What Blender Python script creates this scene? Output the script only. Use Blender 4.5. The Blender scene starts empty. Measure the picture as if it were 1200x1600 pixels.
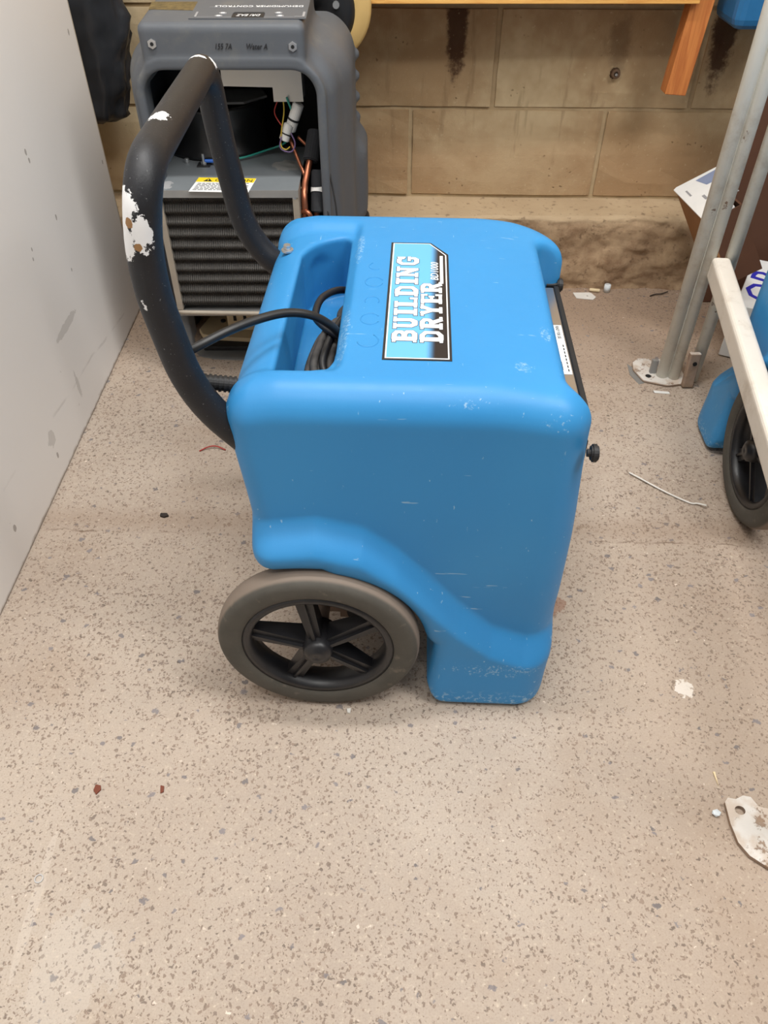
import bpy, bmesh, math, random
import numpy as np
from mathutils import Vector, Matrix, Euler
random.seed(7); rng = np.random.default_rng(5)
S = bpy.context.scene
C = S.collection
# ------------------------------------------------------------------ camera
cam = bpy.data.cameras.new('camera'); co = bpy.data.objects.new('camera', cam); C.objects.link(co)
cam.sensor_fit = 'VERTICAL'; cam.sensor_height = 32.0; cam.lens = 24.0; cam.clip_start = .02
co.location = (0, 0, 1.0); co.rotation_euler = (math.radians(90-43.8), 0, 0)
S.camera = co
# ------------------------------------------------------------------ light
wd = bpy.data.worlds.new('world'); S.world = wd; wd.use_nodes = True
bgn = wd.node_tree.nodes['Background']; bgn.inputs[0].default_value = (1.0, .97, .94, 1); bgn.inputs[1].default_value = .22
def area(name, loc, target, sx, sy, power, col=(1, .97, .92)):
    l = bpy.data.lights.new(name, 'AREA'); l.shape = 'RECTANGLE'; l.size = sx; l.size_y = sy; l.energy = power; l.color = col
    o = bpy.data.objects.new(name, l); C.objects.link(o); o.location = loc
    o.rotation_euler = (Vector(target)-Vector(loc)).to_track_quat('-Z', 'Y').to_euler(); return o
area('ceiling_tube_or_fill_light', (-.35, -.30, 2.75), (-.1, .9, 0), 1.3, .14, 24, (1, .985, .96))
area('ceiling_tube_or_fill_light', (-.25, .95, 2.75), (-.25, .95, 0), 1.3, .14, 46, (1, .985, .96))
area('ceiling_tube_or_fill_light', (1.25, .15, 2.75), (-.1, .9, 0), .5, 1.6, 52, (1, .985, .96))  # fill added from the right to brighten the white partition
S.view_settings.view_transform = 'Standard'; S.view_settings.look = 'None'
S.view_settings.gamma = 1; S.view_settings.use_curve_mapping = False; S.view_settings.exposure = 0.0

# ------------------------------------------------------------------ materials
class NB:
    def __init__(s, name, rough=.5, metal=0, spec=.5):
        s.m = bpy.data.materials.new(name); s.m.use_nodes = True; s.t = s.m.node_tree; s.n = s.t.nodes
        s.b = s.n['Principled BSDF']; s.b.inputs['Roughness'].default_value = rough; s.b.inputs['Metallic'].default_value = metal
        s.b.inputs['Specular IOR Level'].default_value = spec
        s.co = s.n.new('ShaderNodeTexCoord').outputs['Object']
    def link(s, a, b): s.t.links.new(a, b)
    def put(s, inp, v):
        if isinstance(v, bpy.types.NodeSocket): s.link(v, inp)
        elif isinstance(v, (tuple, list)): inp.default_value = (*v, 1) if len(v) == 3 and len(inp.default_value) == 4 else v
        else: inp.default_value = v
    def scale(s, sc, v=None, loc=(0, 0, 0)):
        n = s.n.new('ShaderNodeMapping'); s.link(v or s.co, n.inputs[0]); n.inputs['Scale'].default_value = sc; n.inputs['Location'].default_value = loc; return n.outputs[0]
    def noise(s, sc, det=4, v=None, rough=.55, dist=0, out='Fac'):
        n = s.n.new('ShaderNodeTexNoise'); s.link(v or s.co, n.inputs['Vector']); n.inputs['Scale'].default_value = sc
        n.inputs['Detail'].default_value = det; n.inputs['Roughness'].default_value = rough; n.inputs['Distortion'].default_value = dist
        return n.outputs[out]
    def vor(s, sc, v=None, feat='F1', rnd=1.0):
        n = s.n.new('ShaderNodeTexVoronoi'); n.feature = feat; s.link(v or s.co, n.inputs['Vector']); n.inputs['Scale'].default_value = sc
        n.inputs['Randomness'].default_value = rnd; return n
    def math(s, op, a, b=0.0, c=None):
        n = s.n.new('ShaderNodeMath'); n.operation = op; s.put(n.inputs[0], a); s.put(n.inputs[1], b)
        if c is not None: s.put(n.inputs[2], c)
        n.use_clamp = False; return n.outputs[0]
    def ss(s, v, lo, hi):
        n = s.n.new('ShaderNodeMapRange'); n.interpolation_type = 'SMOOTHSTEP'; s.link(v, n.inputs[0])
        n.inputs[1].default_value = lo; n.inputs[2].default_value = hi; return n.outputs[0]
    def mix(s, f, a, b):
        n = s.n.new('ShaderNodeMix'); n.data_type = 'RGBA'; s.put(n.inputs[0], f); s.put(n.inputs[6], a); s.put(n.inputs[7], b); return n.outputs[2]
    def sep(s, v): n = s.n.new('ShaderNodeSeparateXYZ'); s.link(v, n.inputs[0]); return n.outputs
    def vadd(s, a, b, k):
        n = s.n.new('ShaderNodeVectorMath'); n.operation = 'MULTIPLY_ADD'; s.link(b, n.inputs[0]); n.inputs[1].default_value = (k, k, k); s.link(a, n.inputs[2]); return n.outputs[0]
    def blob(s, p, r, warp=.4, nsc=60, sc=(1, 1, 1), soft=.95):
        """1 inside an irregular patch of radius r about the point p (object coordinates)"""
        n = s.n.new('ShaderNodeVectorMath'); n.operation = 'SUBTRACT'; s.link(s.co, n.inputs[0]); n.inputs[1].default_value = p
        m = s.n.new('ShaderNodeVectorMath'); m.operation = 'MULTIPLY'; s.link(n.outputs[0], m.inputs[0]); m.inputs[1].default_value = sc
        l = s.n.new('ShaderNodeVectorMath'); l.operation = 'LENGTH'; s.link(m.outputs[0], l.inputs[0])
        d = s.math('DIVIDE', l.outputs['Value'], r)
        d = s.math('ADD', d, s.math('MULTIPLY', s.math('SUBTRACT', s.noise(nsc, 5, rough=.7), .5), warp*4))
        return s.ss(d, 1.02, soft)
    def mx(s, *a):
        r = a[0]
        for x in a[1:]: r = s.math('MAXIMUM', r, x)
        return r
    def col(s, c): s.put(s.b.inputs['Base Color'], c); return s
    def rough(s, c): s.put(s.b.inputs['Roughness'], c); return s
    def bump(s, h, strength=.3, dist=.002):
        n = s.n.new('ShaderNodeBump'); s.link(h, n.inputs['Height']); n.inputs['Strength'].default_value = strength; n.inputs['Distance'].default_value = dist
        s.link(n.outputs[0], s.b.inputs['Normal']); return s
def flat(name, c, rough=.5, metal=0, var=.12, nsc=30, spec=.5):
    b = NB(name, rough, metal, spec); f = b.noise(nsc, 4)
    return b.col(b.mix(f, tuple(x*(1-var) for x in c), tuple(min(1, x*(1+var)) for x in c))).m
def sr(r, g, b): return tuple(((x/255)/12.92 if x/255 < .04045 else ((x/255+.055)/1.055)**2.4) for x in (r, g, b))

def mat_blue():
    b = NB('blue_moulded_plastic', .42, spec=.35)
    base = b.mix(b.noise(5, 3), (.030, .220, .500), (.036, .250, .550))
    base = b.mix(b.ss(b.noise(2.2, 2), .45, .75), base, (.045, .275, .57))
    x, y, z = b.sep(b.co)
    # short fine scratches, a few directions
    scr = None
    for sc, ro, th in (((1, 14, 9), (0, 0, .5), .700), ((16, 1.2, 6), (0, 0, -.3), .715), ((9, 8, 1), (.3, .2, .1), .72)):
        n = b.n.new('ShaderNodeMapping'); b.link(b.co, n.inputs[0]); n.inputs['Scale'].default_value = sc; n.inputs['Rotation'].default_value = ro
        k = b.ss(b.noise(13, 3, n.outputs[0], .6), th, th+.03)
        scr = k if scr is None else b.mx(scr, k)
    # rubbed, whitened corners: crease by the pocket, upper near edge, front corner
    wear = b.math('MULTIPLY', b.mx(b.blob((-.083, .40, .517), .02, .5, 90, (3.5, .45, 1)), b.blob((-.088, .17, .517), .02, .5, 90, (3, .35, 1)),
        b.blob((.05, .024, .510), .013, .9, 150, (.8, 1, .8)), b.blob((.075, .012, .49), .010, .9, 150, (.7, 1, 1)), b.blob((.16, .02, .50), .025, .6, 150), b.blob((-.02, .02, .51), .02, .7, 100, (2.5, 1, 1)),
        b.blob((.12, .11, .52), .010, .8, 160), b.blob((.155, .19, .51), .009, .9, 200, (1.5, .6, 1)), b.blob((.06, .045, .515), .010, .9, 170, (.4, 1, 1)), b.blob((.19, .012, .45), .016, .7, 150)), b.ss(b.noise(260, 4, rough=.7), .46, .66))
    edge = b.math('MULTIPLY', b.blob((.13, .0, .085), .05, .6, 70, (.8, 1, 4)), b.ss(b.noise(300, 3), .52, .68))
    lo = b.math('MULTIPLY', b.ss(z, .045, .018), b.ss(b.noise(150, 4), .52, .64))
    f = b.math('MULTIPLY', b.mx(scr, wear, edge, lo), .55)
    b.col(b.mix(f, base, (.42, .58, .68)))
    b.rough(b.math('ADD', b.math('MULTIPLY', b.noise(40, 4), .16), .36))
    return b.bump(b.noise(420, 3), .10, .0006).m
def mat_floor():
    b = NB('worn_aggregate_concrete', .8, spec=.25)
    w = b.vadd(b.co, b.noise(150, 2, out='Color'), .012)
    base = b.mix(b.ss(b.noise(1.6, 4, rough=.6), .35, .68), sr(170, 156, 143), sr(190, 178, 165))
    base = b.mix(b.math('MULTIPLY', b.ss(b.noise(3.1, 5, b.scale((1, 1, 1), None, (4, 2, 0)), .65), .5, .72), .5), base, sr(150, 128, 108))
    base = b.mix(b.math('MULTIPLY', b.noise(45, 5), .5), base, sr(190, 172, 154))
    base = b.mix(b.ss(b.noise(160, 3), .55, .8), base, sr(204, 190, 172))
    base = b.mix(b.math('MULTIPLY', b.ss(b.noise(420, 3, rough=.7), .45, .75), .35), base, sr(128, 110, 96))
    x, y, z = b.sep(b.co)
    ys = b.math('ADD', y, b.math('MULTIPLY', b.noise(3, 4), .4))
    base = b.mix(b.math('MULTIPLY', b.ss(ys, 1.45, 2.0), .55), base, sr(142, 112, 84))      # earth brown grime by the wall
    rx = b.math('ADD', x, b.math('MULTIPLY', b.noise(3.3, 4), .3))
    base = b.mix(b.math('MULTIPLY', b.math('MULTIPLY', b.ss(rx, .25, .7), b.ss(y, 1.2, .55)), .35), base, sr(150, 126, 104))
    den = b.ss(b.noise(2.4, 3, b.scale((1, 1, 1), None, (9, 3, 1))), .3, .62)
    def flecks(sc, th, ton, colr, amt, stretch=(1, 1.25, 1)):
        nonlocal base
        v = b.vor(sc, b.scale(stretch, w, (sc*.013, sc*.07, 0)))
        cs = b.n.new('ShaderNodeSeparateColor'); b.link(v.outputs['Color'], cs.inputs[0])
        lim = b.math('MULTIPLY', b.math('SUBTRACT', cs.outputs[0], ton), th)
        lim = b.math('MULTIPLY', lim, b.math('ADD', b.math('MULTIPLY', den, .35), .78))
        m = b.ss(b.math('SUBTRACT', v.outputs['Distance'], lim), .05, -.02)
        c = b.mix(cs.outputs[1], colr, tuple(t*1.7 for t in colr))
        base = b.mix(b.math('MULTIPLY', m, amt), base, c); return m
    m1 = flecks(235, .70, .24, sr(108, 92, 80), .68, (1, .8, 1))
    m2 = flecks(135, .66, .52, sr(98, 86, 78), .75, (.8, 1.1, 1))
    m3 = flecks(56, .70, .64, sr(102, 98, 100), .8, (.85, 1.1, 1))
    m4 = flecks(70, .45, .72, sr(190, 178, 165), .7)
    # slab joint crossing under the machines, a few scuffs and spills
    jl = b.math('ADD', b.math('SUBTRACT', y, .995), b.math('ADD', b.math('MULTIPLY', x, .03), b.math('MULTIPLY', b.noise(14, 5, rough=.7), .035)))
    jm = b.ss(b.math('ABSOLUTE', jl), .0028, .0008)
    base = b.mix(b.math('MULTIPLY', jm, b.math('MULTIPLY', b.ss(b.noise(8, 3), .5, .66), .8)), base, sr(122, 104, 90))
    jb = b.ss(b.math('ABSOLUTE', b.math('SUBTRACT', jl, .03)), .05, .0)
    base = b.mix(b.math('MULTIPLY', jb, .3), base, sr(140, 116, 96))
    base = b.mix(b.math('MULTIPLY', b.blob((-.37, .27, 0), .05, .8, 20, (1, .8, 1)), .22), base, sr(206, 198, 188))
    base = b.mix(b.math('MULTIPLY', b.blob((.455, .655, 0), .014, .6, 120), .8), base, sr(226, 218, 208))
    base = b.mix(b.math('MULTIPLY', b.blob((.285, .82, 0), .02, .5, 70), .6), base, sr(146, 106, 86))
    base = b.mix(b.math('MULTIPLY', b.blob((-.43, .35, 0), .09, .25, 30, (14, 1, 1)), .18), base, sr(225, 215, 203))
    b.col(base)
    h = b.math('ADD', b.noise(30, 5, rough=.7), b.math('MULTIPLY', b.mx(m1, m2), -.35))
    h = b.math('SUBTRACT', h, b.math('MULTIPLY', jm, .6))
    return b.bump(h, .35, .003).m
def mat_block():
    b = NB('old_concrete_block', .9, spec=.2)
    oi = b.n.new('ShaderNodeObjectInfo').outputs['Random']
    base = b.mix(b.ss(b.noise(2.6, 5, rough=.65), .35, .66), sr(168, 142, 108), sr(216, 198, 162))
    base = b.mix(b.math('MULTIPLY', oi, .35), base, sr(160, 128, 92))
    x, y, z = b.sep(b.co)
    zz = b.math('ADD', z, b.math('MULTIPLY', b.noise(5, 4), .12))
    base = b.mix(b.math('MULTIPLY', b.ss(zz, .46, .33), .45), base, sr(164, 130, 96))
    st = b.noise(6, 4, b.scale((5, 1, .7)), .6)
    base = b.mix(b.math('MULTIPLY', b.ss(st, .6, .72), .35), base, sr(120, 96, 70))
    drips = b.mx(b.blob((.17, 2.06, .585), .030, .28, 40, (1, .2, .24), .6), b.blob((.785, 2.06, .575), .032, .3, 40, (1, .2, .24), .6), b.math('MULTIPLY', b.blob((.55, 2.06, .55), .030, .35, 30, (.8, .2, .4), .3), .45), b.blob((.55, 2.06, .488), .012, .4, 80))
    base = b.mix(b.math('MULTIPLY', drips, .88), base, sr(62, 36, 26))
    base = b.mix(b.blob((.0, 2.06, .47), .0, 0), base, base)
    pit = b.vor(70, b.vadd(b.co, b.noise(40, 2, out='Color'), .02)).outputs['Distance']
    pm = b.math('MULTIPLY', b.ss(pit, .22, .10), b.ss(b.noise(14, 3), .55, .66))
    base = b.mix(b.math('MULTIPLY', pm, .6), base, sr(96, 74, 54))
    base = b.mix(b.math('MULTIPLY', b.ss(b.noise(120, 4), .62, .75), .4), base, sr(205, 188, 156))
    b.col(base)
    return b.bump(b.math('SUBTRACT', b.noise(55, 6, rough=.75), pm), .45, .004).m
def mat_footing():
    b = NB('rough_cast_footing', .92, spec=.15)
    base = b.mix(b.ss(b.noise(5, 6, rough=.7), .36, .66), sr(132, 104, 80), sr(190, 164, 132))
    x, y, z = b.sep(b.co)
    base = b.mix(b.ss(z, .165, .188), base, b.mix(b.noise(9, 4), sr(168, 144, 114), sr(200, 178, 146)))
    base = b.mix(b.math('MULTIPLY', b.ss(b.noise(70, 5), .58, .7), .5), base, sr(90, 68, 52))
    return b.col(base).bump(b.noise(40, 7, rough=.8), .7, .006).m
def mat_panel():
    b = NB('white_painted_board', .5, spec=.35)
    base = b.mix(b.noise(1.7, 3), sr(234, 230, 226), sr(238, 235, 232))
    pts = [(1.776, .629, .006, 1), (1.417, .521, .006, 0), (1.421, .505, .005, 1), (1.314, .371, .004, 0), (1.321, .386, .004, 0), (1.462, .386, .006, 1), (1.788, .374, .005, 1), (1.461, .278, .004, 1), (.93, .07, .008, 0), (1.15, .05, .006, 0)]
    d = b.mx(*[b.blob((-.632, p[0], p[1]), p[2], .35, 90, (1, 1.6, 1)) for p in pts])
    base = b.mix(b.math('MULTIPLY', d, .6), base, sr(120, 108, 100))
    smu = b.mx(b.blob((-.632, 1.15, .091), .016, .4, 60, (1, 1, 1)), b.blob((-.632, 1.327, .09), .03, .5, 80, (1, 4.5, 1)), b.blob((-.632, 1.36, .21), .05, .3, 60, (1, .8, 5)))
    base = b.mix(b.math('MULTIPLY', smu, .28), base, sr(120, 112, 104))
    line = b.ss(b.math('ABSOLUTE', b.math('SUBTRACT', b.math('ADD', b.sep(b.co)[2], b.math('MULTIPLY', b.sep(b.co)[1], .12)), b.math('ADD', b.math('MULTIPLY', b.noise(6, 3), .03), .245))), .004, .001)
    base = b.mix(b.math('MULTIPLY', b.math('MULTIPLY', line, b.ss(b.noise(5, 4), .5, .6)), .22), base, sr(140, 132, 126))
    fl = b.math('MULTIPLY', b.ss(b.noise(60, 5), .70, .74), b.ss(b.sep(b.co)[2], .3, .0))
    base = b.mix(b.math('MULTIPLY', fl, .5), base, sr(140, 126, 112))
    base = b.mix(b.math('MULTIPLY', b.ss(b.math('ADD', b.sep(b.co)[2], b.math('MULTIPLY', b.noise(40, 3), .012)), .016, .008), .7), base, sr(128, 108, 88))
    return b.col(base).bump(b.noise(35, 3), .12, .0015).m
def mat_rust_white(name='chipped_white_paint', amt=.5, tint=(214, 208, 198)):
    b = NB(name, .5, spec=.4)
    base = b.mix(b.noise(9, 4), sr(*tint), sr(*[min(255, t+8) for t in tint]))
    base = b.mix(b.math('MULTIPLY', b.ss(b.noise(14, 5, rough=.7), .5, .75), .5), base, sr(178, 162, 142))
    r = b.ss(b.noise(26, 6, rough=.75), .70-amt*.12, .73-amt*.12)
    base = b.mix(b.math('MULTIPLY', r, .85), base, b.mix(b.noise(60, 3), sr(92, 62, 42), sr(150, 112, 76)))
    return b.col(base).bump(b.math('MULTIPLY', r, -1), .4, .001).m
def mat_handle():
    b = NB('worn_black_handle_paint', .5, spec=.45)
    base = b.mix(b.noise(60, 4), (.0055, .006, .008), (.013, .014, .018))
    base = b.mix(b.ss(b.noise(420, 2), .68, .78), base, (.16, .16, .16))
    dust = b.ss(b.noise(7, 4), .55, .8); base = b.mix(b.math('MULTIPLY', dust, .3), base, (.028, .027, .026))
    wh = b.mx(b.blob((-.272, .042, .721), .0150, .45, 95, (1, 1, .75)), b.blob((-.276, .044, .688), .0140, .45, 100, (1, 1, .7)), b.blob((-.256, .036, .697), .0105, .5, 110, (1, 1, .65)),
              b.blob((-.258, .156, .763), .010, .6, 140, (1, .8, 1)), b.blob((-.276, .405, .755), .008, .4, 110, (.6, 1.6, 1)), b.blob((-.262, .425, .748), .009, .4, 110, (1.8, 1, .6)), b.blob((-.272, .034, .622), .0065, .5, 150, (1, 1, .6)), b.blob((-.262, .034, .562), .0035, .5, 150))
    base = b.mix(wh, base, (.82, .83, .84))
    oc = b.mx(b.blob((-.268, .038, .7065), .0055, .25, 120), b.blob((-.262, .036, .684), .004, .3, 120))
    base = b.mix(oc, base, sr(150, 112, 70))
    b.col(base); return b.bump(b.noise(500, 3), .25, .0007).m
def mat_plate():
    b = NB('rusty_white_plate_paint', .6, spec=.3)
    g = b.n.new('ShaderNodeNewGeometry').outputs['Normal']; nz = b.sep(g)[2]
    base = b.mix(b.noise(20, 4), sr(200, 194, 186), sr(226, 222, 216))
    r = b.mx(b.ss(b.noise(38, 6, rough=.75), .55, .60), b.ss(b.math('ABSOLUTE', nz), .9, .6))
    base = b.mix(b.math('MULTIPLY', b.ss(b.noise(30, 4), .42, .62), .5), base, sr(178, 150, 122))
    base = b.mix(b.math('MULTIPLY', r, .8), base, b.mix(b.noise(80, 3), sr(96, 70, 52), sr(160, 128, 98)))
    return b.col(base).bump(b.math('MULTIPLY', r, -1), .5, .001).m
M = {}
M['blue'] = mat_blue(); M['floor'] = mat_floor(); M['block'] = mat_block(); M['footing'] = mat_footing(); M['panel'] = mat_panel()
M['mortar'] = flat('sandy_mortar', sr(178, 156, 122), .95, var=.25, nsc=40)
M['rack'] = mat_rust_white('chipped_grey_white_paint', .45, (224, 222, 212)); M['brace'] = mat_rust_white('dusty_cream_paint', .35, (222, 214, 202))
M['plate'] = mat_plate()
M['handle'] = mat_handle()
M['rubber'] = flat('black_rubber', (.012, .012, .013), .6, var=.4)
M['cable'] = flat('black_cable_sheath', (.012, .012, .013), .42, var=.3)
M['dustcable'] = flat('dusty_cable_sheath', (.045, .042, .040), .7, var=.7, nsc=140)
def mat_tyre():
    b = NB('dusty_brown_rubber', .75, spec=.3)
    base = b.mix(b.noise(18, 5, rough=.65), (.055, .053, .046), (.118, .109, .093))
    base = b.mix(b.math('MULTIPLY', b.ss(b.noise(60, 4), .6, .75), .5), base, (.20, .17, .135))
    y = b.sep(b.co)[1]
    base = b.mix(b.math('MULTIPLY', b.ss(b.math('ABSOLUTE', y), .017, .012), .75), base, (.25, .195, .155))  # highlight along the tread painted in as a paler tan band
    return b.col(base).bump(b.noise(90, 4), .2, .001).m
M['tyre'] = mat_tyre()
M['rim'] = flat('black_glass_nylon', (.013, .013, .015), .38, var=.5, nsc=50)
M['chassis'] = flat('dusty_brown_steel', sr(128, 108, 94), .55, .3, .2, 12)
M['steel'] = flat('brushed_stainless', (.55, .52, .50), .28, .9, .08, 8)
M['zinc'] = flat('zinc_plated', (.55, .55, .55), .35, .85, .15, 40)
def mat_galv():
    b = NB('galvanised_sheet', .45, .55)
    base = b.mix(b.noise(12, 5), (.26, .29, .31), (.40, .43, .45))
    base = b.mix(b.blob((.072, -.09, .4425), .028, .5, 40), base, (.55, .54, .52))  # bright reflections painted onto the sheet as pale patches
    base = b.mix(b.blob((-.155, -.19, .4425), .02, .5, 50), base, (.65, .65, .65))
    return b.col(base).m
M['galv'] = mat_galv()
M['galvplain'] = flat('dull_galvanised_steel', sr(150, 150, 148), .5, .4, .2, 25)
def mat_grey():
    b = NB('grey_moulded_plastic', .55, spec=.35)
    base = b.mix(b.noise(6, 4), (.082, .090, .102), (.108, .117, .130))
    base = b.mix(b.math('MULTIPLY', b.ss(b.noise(9, 5, rough=.7), .52, .75), .5), base, (.17, .165, .145))
    return b.col(base).bump(b.noise(500, 3), .15, .0006).m
M['grey'] = mat_grey()
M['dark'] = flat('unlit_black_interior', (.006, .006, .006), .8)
M['shroud'] = flat('black_fan_shroud', (.011, .011, .012), .35, var=.5, nsc=20)
M['sheet'] = flat('satin_aluminium_sheet', (.60, .58, .53), .35, .35, .12, 6)
M['fin'] = flat('dusty_aluminium_fins', (.085, .078, .070), .5, .4, .5, 35)
M['frame'] = flat('beige_dusty_steel', sr(158, 148, 134), .6, .2, .2, 25)
M['copper'] = flat('tarnished_copper', (.36, .13, .07), .38, .85, .4, 30)
M['foam'] = flat('black_foam_lagging', (.018, .019, .022), .9, var=.4)
M['white'] = flat('white_plastic', (.72, .71, .68), .45, var=.06)
M['cream'] = flat('cream_plastic', sr(206, 186, 150), .5, var=.1)
M['yellow'] = flat('yellow_print', (.85, .62, .02), .5, var=.04)
M['paper'] = flat('white_label_paper', (.80, .80, .78), .5, var=.04)
M['ink'] = flat('black_ink', (.012, .012, .014), .6)
M['greyink'] = flat('grey_ink', (.30, .30, .31), .6)
M['whiteprint'] = flat('white_print', (.86, .87, .88), .4, var=.02)
M['teal'] = flat('teal_wire', (.03, .30, .24), .4); M['lblue'] = flat('blue_terminal', (.03, .15, .6), .4)
M['redwire'] = flat('red_wire', (.40, .03, .02), .4); M['yelwire'] = flat('yellow_wire', (.55, .38, .04), .4); M['viowire'] = flat('violet_wire', (.16, .10, .22), .4)
M['reel'] = flat('aged_cream_reel', sr(196, 164, 104), .5, var=.2, nsc=8)
def mat_wood():
    b = NB('varnished_orange_pine', .45, spec=.4)
    g = b.noise(7, 5, b.scale((1.2, 12, 12)), .6, 1.2)
    return b.col(b.mix(b.ss(g, .3, .7), sr(232, 182, 104), sr(212, 150, 78))).m
M['wood'] = mat_wood()
def mat_legwood():
    b = NB('stained_orange_pine', .5, spec=.4)
    g = b.noise(7, 5, b.scale((14, 14, 1.0)), .6, 1.0)
    return b.col(b.mix(b.ss(g, .3, .7), sr(196, 124, 66), sr(170, 98, 50))).m
M['legwood'] = mat_legwood()
M['card'] = flat('brown_cardboard', sr(156, 112, 70), .8, var=.15, nsc=10); M['carddark'] = flat('dark_board_shaded_card', sr(88, 56, 38), .8, var=.25, nsc=8)
M['bprint'] = flat('royal_blue_print', (.03, .03, .42), .45, var=.05); M['greyblue'] = flat('faded_blue_print', (.23, .28, .42), .5)
M['sack'] = flat('black_polythene', (.022, .024, .028), .33, var=.5, nsc=10)
M['leaf'] = flat('red_brown_leaf', (.16, .035, .012), .6); M['chip'] = flat('dark_chip', (.03, .022, .018), .8)
M['whitechip'] = flat('white_chip', (.75, .73, .68), .6); M['straw'] = flat('pale_straw', (.72, .58, .36), .6)
M['glass'] = flat('clear_glass_bead', (.7, .75, .78), .1); M['khaki'] = flat('brown_camo_mesh', (.12, .085, .03), .7, var=.9, nsc=120)
M['bluetub'] = flat('dark_blue_plastic', (.02, .13, .30), .35, var=.2)
def mat_decal():
    b = NB('blue_to_black_label_print', .35, spec=.45)
    x = b.math('ADD', b.sep(b.co)[0], b.math('MULTIPLY', b.sep(b.co)[1], -.022))
    return b.col(b.mix(b.ss(x, .006, .019), sr(96, 172, 228), sr(30, 27, 31))).m
M['decal'] = mat_decal()

# ------------------------------------------------------------------ object helpers
WM = {}
def thing(name, label, cat, loc=(0, 0, 0), rotz=0, group=None):
    o = bpy.data.objects.new(name, None); C.objects.link(o); o.location = loc; o.rotation_euler = (0, 0, rotz)
    o['label'] = label; o['category'] = cat; o.empty_display_size = .05
    if group: o['group'] = group
    WM[o.name] = Matrix.Translation(loc) @ Matrix.Rotation(rotz, 4, 'Z'); return o
def obj(name, me, m, parent=None, world=False, smooth=None, label=None):
    if isinstance(me, bmesh.types.BMesh):
        bm = me; me = bpy.data.meshes.new(name); bm.to_mesh(me); bm.free()
    if world and parent is not None: me.transform(WM[parent.name].inverted())
    if m and not me.materials: me.materials.append(m)
    if smooth is not None: me.polygons.foreach_set('use_smooth', [smooth]*len(me.polygons))
    o = bpy.data.objects.new(name, me); C.objects.link(o)
    if parent is not None: o.parent = parent; WM[o.name] = WM[parent.name]
    else: WM[o.name] = Matrix()
    if label: o['label'] = label
    return o
def tag(o, label, cat, group=None, kind=None):
    o['label'] = label; o['category'] = cat
    if group: o['group'] = group
    if kind: o['kind'] = kind
    return o
def struct(o): o['kind'] = 'structure'; return o
def box(bm, lo, hi, bev=0, rot=None, seg=2):
    c = [(a+b)/2 for a, b in zip(lo, hi)]; s = [abs(b-a) for a, b in zip(lo, hi)]
    mt = Matrix.Translation(c) @ (rot or Matrix()) @ Matrix.Diagonal((*s, 1))
    r = bmesh.ops.create_cube(bm, size=1, matrix=mt)
    if bev:
        es = list({e for v in r['verts'] for e in v.link_edges})
        bmesh.ops.bevel(bm, geom=es, offset=bev, segments=seg, affect='EDGES', profile=.5)
    return bm
def B(lo, hi, bev=0, rot=None, seg=2): return box(bmesh.new(), lo, hi, bev, rot, seg)
def cyl(bm, a, b, r, r2=None, n=24, bev=0):
    a, b = Vector(a), Vector(b); d = b-a; q = d.to_track_quat('Z', 'Y').to_matrix().to_4x4()
    r_ = bmesh.ops.create_cone(bm, cap_ends=True, segments=n, radius1=r, radius2=r if r2 is None else r2, depth=d.length, matrix=Matrix.Translation((a+b)/2) @ q)
    if bev:
        es = [e for e in {e for v in r_['verts'] for e in v.link_edges} if any(len(f.verts) > 4 for f in e.link_faces)]
        bmesh.ops.bevel(bm, geom=es, offset=bev, segments=2, affect='EDGES')
    return bm
def CY(a, b, r, r2=None, n=24, bev=0): return cyl(bmesh.new(), a, b, r, r2, n, bev)
def smooth_path(pts, rad, n=6):
    """polyline with corners rounded by radius rad"""
    P = [Vector(p) for p in pts]; out = [P[0]]
    for i in range(1, len(P)-1):
        a, b, c = P[i-1], P[i], P[i+1]; r = min(rad, (a-b).length*.48, (c-b).length*.48)
        p, q = b+(a-b).normalized()*r, b+(c-b).normalized()*r
        for k in range(n+1):
            t = k/n; out.append(p*(1-t)**2+b*2*t*(1-t)+q*t*t)
    return out+[P[-1]]
def catmull(pts, n=8):
    P = [Vector(p) for p in pts]; P = [P[0]*2-P[1]]+P+[P[-1]*2-P[-2]]; out = []
    for i in range(1, len(P)-2):
        a, b, c, d = P[i-1:i+3]
        for k in range(n):
            t = k/n; out.append(.5*((2*b)+(c-a)*t+(2*a-5*b+4*c-d)*t*t+(3*b-a-3*c+d)*t**3))
    return out+[P[-2]]
def tube(bm, pts, r, n=10, cap=True):
    P = [Vector(p) for p in pts]; rings = []; t0 = (P[1]-P[0]).normalized(); nrm = t0.orthogonal().normalized()
    for i, p in enumerate(P):
        t = ((P[min(i+1, len(P)-1)]-P[max(i-1, 0)])).normalized(); nrm = (nrm-t*nrm.dot(t)).normalized(); bi = t.cross(nrm)
        rr = r[i] if isinstance(r, (list, tuple)) else r
        rings.append([bm.verts.new(p+(nrm*math.cos(2*math.pi*k/n)+bi*math.sin(2*math.pi*k/n))*rr) for k in range(n)])
    for a, b in zip(rings, rings[1:]):
        for k in range(n): bm.faces.new((a[k], a[(k+1) % n], b[(k+1) % n], b[k]))
    if cap: bm.faces.new(rings[0][::-1]); bm.faces.new(rings[-1])
    return bm
def T(pts, r, n=10): return tube(bmesh.new(), pts, r, n)
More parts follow.
